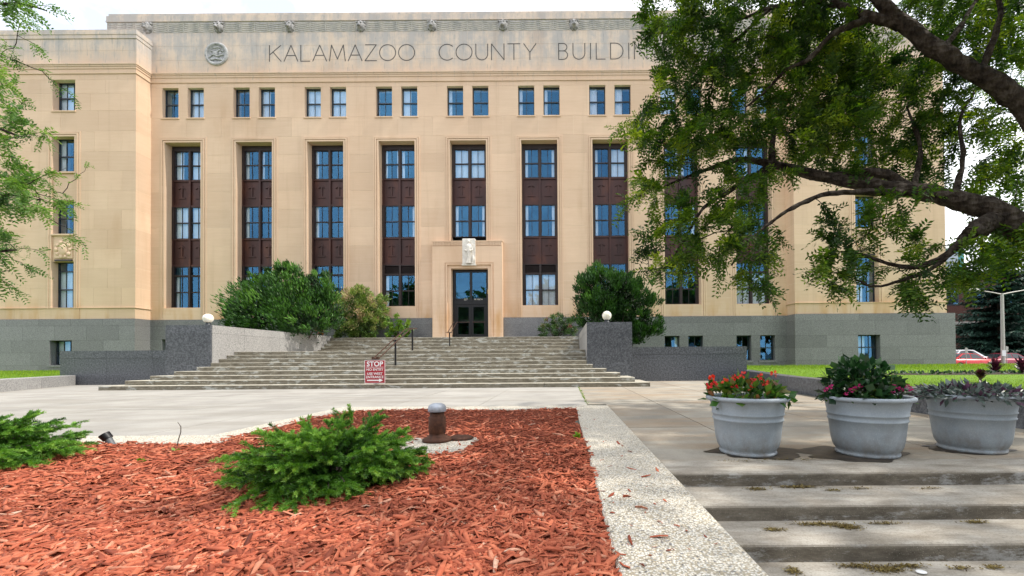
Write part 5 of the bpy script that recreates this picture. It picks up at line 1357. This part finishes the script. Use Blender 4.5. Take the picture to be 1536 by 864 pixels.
b = MB(); b.box(xa - 14.2, xa + 30.2, YB - .3, YB + 14.2, zt, zt + .35); b.build('cornice', M['teal'], bb)
x1 = at(1452, 400, YB).x
b = MB(); b.box(xa - 8, x1 - .05, YB + .5, YB + 9, zt + .35, zt2); b.build('penthouse', M['teal'], bb)
for q in range(14):
    z = zt + .5 + (zt2 - zt - 1.0)*q/14; b = MB(); b.box(xa - 7.5, x1 - 1.0, YB + .36, YB + .49, z, z + .16); b.build('louvre_slat', M['pale_metal'], bb)
for q, xx in enumerate((1428, 1470, 1512)):
    p = at(xx, 445, YB); b = MB(); b.box(p.x - .9, p.x + .9, YB - .04, YB + .1, p.z - 1.2, p.z + 1.2); w = b.build('window', M['steel_frame'], bb)
    obj('pane', pane_mesh(1.5, 2.1), w, (p.x, YB - .05, p.z))
b = MB(); zz = at(1440, 487, YB).z; b.box(xa - 14, xa + 30, YB - .12, YB - .001, zz, zz + .4); b.build('stone_band', plain('stone_band', (.4, .38, .35), .8), bb)

def big_spruce(px, Y, h, rad, label, seed, z0=-.2):
    r = np.random.default_rng(seed); x = at(px, 500, Y).x; t = thing('spruce_tree', (x, Y, z0), label, 'tree', 'tall dark spruces across the street')
    b = MB(); b.tube([(x, Y, z0), (x, Y, z0 + h*.5), (x, Y, z0 + h*.97)], [.3, .18, .03], 8); b.build('trunk', M['bark'], t)
    P = []; D = []; A = []
    z = .8
    while z < h*.98:
        rr2 = rad * (1 - z/h)**.62 + .3; nb = int(9 + 7*(1 - z/h))
        for i in range(nb):
            a = r.uniform(0, 6.283); L = rr2*r.uniform(.75, 1.1); m = int(L*26) + 6; s = r.random(m)**.7
            d = np.array([math.cos(a), math.sin(a), -.22]); c = np.array([x, Y, z0 + z + r.uniform(-.2, .2)])
            side = np.array([-math.sin(a), math.cos(a), 0]); w = r.normal(0, .22, m)*L*.35*(.4 + s)
            P.append(c + d*(s*L)[:, None] + side*w[:, None] + np.array([0, 0, 1])*(.16*(s*L)**2/ max(L, .3) - np.abs(w)*.35)[:, None]); D.append(d*.8 + side*np.sign(w)[:, None]*.5 + r.normal(0, .3, (m, 3)) - np.array([0, 0, .25])); A.append(np.clip(.15 + .5*s + r.normal(0, .12, m), 0, 1))
        z += r.uniform(.32, .5)
    P, D, A = np.concatenate(P), unit(np.concatenate(D)), np.concatenate(A); n = len(P)
    V, F = leaf_geo(P, D, rdir(n)*.5 + [0, 0, 1], r.uniform(.3, .55, n), .16, .4); np_mesh('crown', V, F, M['farspruce'], np.repeat(A, 4), t)
M['farspruce'] = leafmat('far_spruce', [(0, (.008, .026, .020)), (.6, (.022, .060, .042)), (1, (.05, .105, .065))], .12)
big_spruce(1500, 47, 16.0, 4.4, 'tall dark spruce behind the street lamp', 31); big_spruce(1560, 52, 13, 4.2, 'dark spruce standing beyond the tall one, at the edge of the street', 33)

# street lamp
p = at(1503, 440, 40.0); lx, lz = p.x, p.z
t = thing('street_lamp', (lx, 40, -.2), 'grey street lamp with two arms by the parked cars', 'street lamp')
M['lamp_steel'] = plain('lamp_steel', (.45, .43, .39), .5, .3, .1)
b = MB(); b.tube([(lx, 40, -.25), (lx, 40, lz)], [.17, .12], 12); b.lathe([(0, -.1), (.28, -.1), (.28, .1), (.2, .15), (0, .15)], lx, 40, 16); b.build('pole', M['lamp_steel'], t)
for s in (-1, 1):
    b = MB(); b.tube([(lx, 40, lz - .1), (lx + s*1.0, 40, lz + .1), (lx + s*2.2, 40, lz + .3)], [.06, .05, .045], 8); b.build('arm', M['lamp_steel'], t)
    b = MB(); b.sphere((lx + s*2.65, 40, lz + .33), .5, 14, 8, (1, .45, .36)); b.build('lamp_head', M['lamp_steel'], t)
b = MB(); b.box(lx - .3, lx + .05, 39.78, 39.8, .95, 1.5); b.build('sign_plate', M['white_paint'], t)
for px in (1449, 1510):
    q = at(px, 530, 39); tp = at(px, 521 if px < 1480 else 519, 39).z; b = MB(); b.tube([(q.x, 39, -.3), (q.x, 39, tp)], .035, 8); b.box(q.x - .11, q.x + .11, 38.95, 38.965, tp - .5, tp - .05)
    tag(b.build('parking_post', M['lamp_steel']), 'thin grey parking post behind the ' + ('red and white cars' if px < 1480 else 'maroon car'), 'post')

# parked cars: lofted body, greenhouse, wheels
M['tyre'] = plain('tyre', (.02, .02, .02), .9); M['rim'] = plain('alloy', (.45, .46, .48), .35, .8); M['carglass'] = plain('car_glass', (.02, .025, .03), .08, 0, .1, spec=.8)
M['lamp_red'] = plain('tail_lamp', (.35, .01, .01), .2); M['lamp_clear'] = plain('head_lamp', (.7, .7, .7), .15)
def car(x, y, z, paint, label, flip=1, rz=0):
    t = thing('parked_car', (x, y, z), label, 'car', 'cars parked along the kerb', rz)
    def B(name, mb, mat, par=t):
        return obj2(name, mb.mesh(name, mat), par)
    def obj2(name, me, par):
        o = bpy.data.objects.new(name, me); COL.objects.link(o); o.parent = par; return o
    # stations along the length: (x, half width, sill z, shoulder z)
    st = [(-2.2, .70, .42, .62), (-2.1, .80, .30, .78), (-1.7, .87, .22, .90), (-1.0, .90, .20, .94), (0, .91, .20, .95), (.9, .90, .20, .97), (1.6, .88, .22, .98), (2.05, .82, .30, .94), (2.2, .72, .42, .80)]
    b = MB(); vs = []; m = 8
    for sx, w, z0, z1 in st:
        for q in range(m + 1):
            u = q / m * math.pi; yy = w * math.cos(u)
            vs.append((sx*flip, w*max(-1, min(1, 1.25*math.cos(u))) * (1 - .06*(math.sin(u) > .9)), z0 + (z1 - z0)*min(1, 1.35*math.sin(u)) if 0 < q < m else z0))
    fs = []
    for i in range(len(st) - 1):
        for q in range(m): f = (i*(m+1)+q, i*(m+1)+q+1, (i+1)*(m+1)+q+1, (i+1)*(m+1)+q); fs.append(f if flip > 0 else f[::-1])
    b.add(vs, fs, True); b.add(vs[:m+1], [tuple(range(m+1))]); b.add(vs[-m-1:], [tuple(range(m+1))[::-1]])
    body = B('body', b, paint)
    gp = [(-1.15, .93), (-.45, 1.40), (.2, 1.46), (.9, 1.42), (1.75, .96)]
    b = MB(); vs = []
    for gx_, gz in gp: w = .80 if gz < 1.1 else .60; vs += [(gx_*flip, -w, gz), (gx_*flip, w, gz)]
    b.add(vs, [(2*i, 2*i+2, 2*i+3, 2*i+1) for i in range(4)], True); b.add(vs, [(0, 8, 6, 4, 2), (1, 3, 5, 7, 9)]); B('roof', b, paint)
    for s in (-1, 1):
        for poly in ([(-.95, .97), (-.38, 1.36), (.18, 1.405), (.18, .97)], [(.26, .97), (.26, 1.405), (.85, 1.36), (1.45, .98)]):
            b = MB(); yy = lambda zz: s*(.80 - (zz - .93)*.40 + .012); vs = [(gx_*flip, yy(gz), gz) for gx_, gz in poly] + [(gx_*flip, yy(gz) - s*.02, gz) for gx_, gz in poly]
            b.add(vs, [(0, 1, 2, 3), (7, 6, 5, 4), (0, 4, 5, 1), (1, 5, 6, 2), (2, 6, 7, 3), (3, 7, 4, 0)]); B('side_window', b, M['carglass'])
        for wx in (-1.35, 1.35):
            b = MB(); b.tube([(wx, s*.72, .32), (wx, s*.92, .32)], .32, 20); w_ = B('wheel', b, M['tyre'])
            b = MB(); b.tube([(wx, s*.915, .32), (wx, s*.93, .32)], .21, 16); B('hub', b, M['rim'], w_)
        b = MB(); b.sphere((-2.08*flip, s*.62, .68), .12, 10, 6, (.8, 1.3, .7)); B('headlight', b, M['lamp_clear'])
        b = MB(); b.sphere((2.1*flip, s*.66, .80), .12, 10, 6, (.7, 1.2, .9)); B('tail_light', b, M['lamp_red'])
        b = MB(); b.sphere((-.85*flip, s*.98, 1.0), .11, 10, 6, (.7, .9, .65)); B('mirror', b, paint)
    for (x0, z0), (x1_, z1_) in (((-1.12, .96), (-.47, 1.38)), ((1.70, 1.0), (.93, 1.39))):
        b = MB(); w0, w1 = .74, .57; dx = -.012 if x0 < 0 else .012
        vs = [((x0+dx*2)*flip, -w0, z0 + .012), ((x0+dx*2)*flip, w0, z0 + .012), ((x1_+dx*2)*flip, w1, z1_ + .012), ((x1_+dx*2)*flip, -w1, z1_ + .012)]; vs += [(a_, b_, c_ - .02) for a_, b_, c_ in vs]
        b.add(vs, [(0, 1, 2, 3), (7, 6, 5, 4), (0, 4, 5, 1), (1, 5, 6, 2), (2, 6, 7, 3), (3, 7, 4, 0)]); B('windscreen', b, M['carglass'])
    return t
M['red_paint'] = plain('red_car_paint', (.50, .02, .02), .25, .2, .05, spec=.7); M['maroon'] = plain('maroon_car_paint', (.25, .012, .035), .25, .2, .05, spec=.7); M['white_car'] = plain('white_car_paint', (.75, .76, .78), .25, .1, .05, spec=.7)
pr = at(1449, 545, 40); car(pr.x, 40, -.22, M['red_paint'], 'bright red hatchback parked past the granite corner of the building', -1)
pr = at(1520, 545, 40.6); car(pr.x, 41.2, -.22, M['maroon'], 'maroon car parked behind the bright red one, near the street lamp', -1)
pr = at(1440, 545, 42.0); car(pr.x, 42.1, -.22, M['white_car'], 'taller white car half hidden behind the bright red hatchback', 1).scale = (1, 1, 1.25)

# park trees across the road behind the viewer: seen only mirrored in the windows
P = []; A = []
for q in range(9):
    c = np.array([-48 + q*11.5 + rng.normal(0, 2), -19 + rng.normal(0, 2.0), 8.6 + rng.normal(0, .9)]); n = 3600; d = rdir(n)*rng.uniform(.4, 1.05, (n, 1)); P.append(c + d*np.array([6.4, 4.5, 6.4]))
P = np.concatenate(P); n = len(P); V, F = leaf_geo(P, rdir(n), rdir(n), rng.uniform(.7, 1.3, n), .8); V[:, 2] = np.maximum(V[:, 2], -.6)
o = np_mesh('park_trees', V, F, M['locust'], np.repeat(rng.random(n)*.8, 4)); tag(o, 'mass of leafy park trees mirrored in the lower windows', 'trees', kind='stuff')
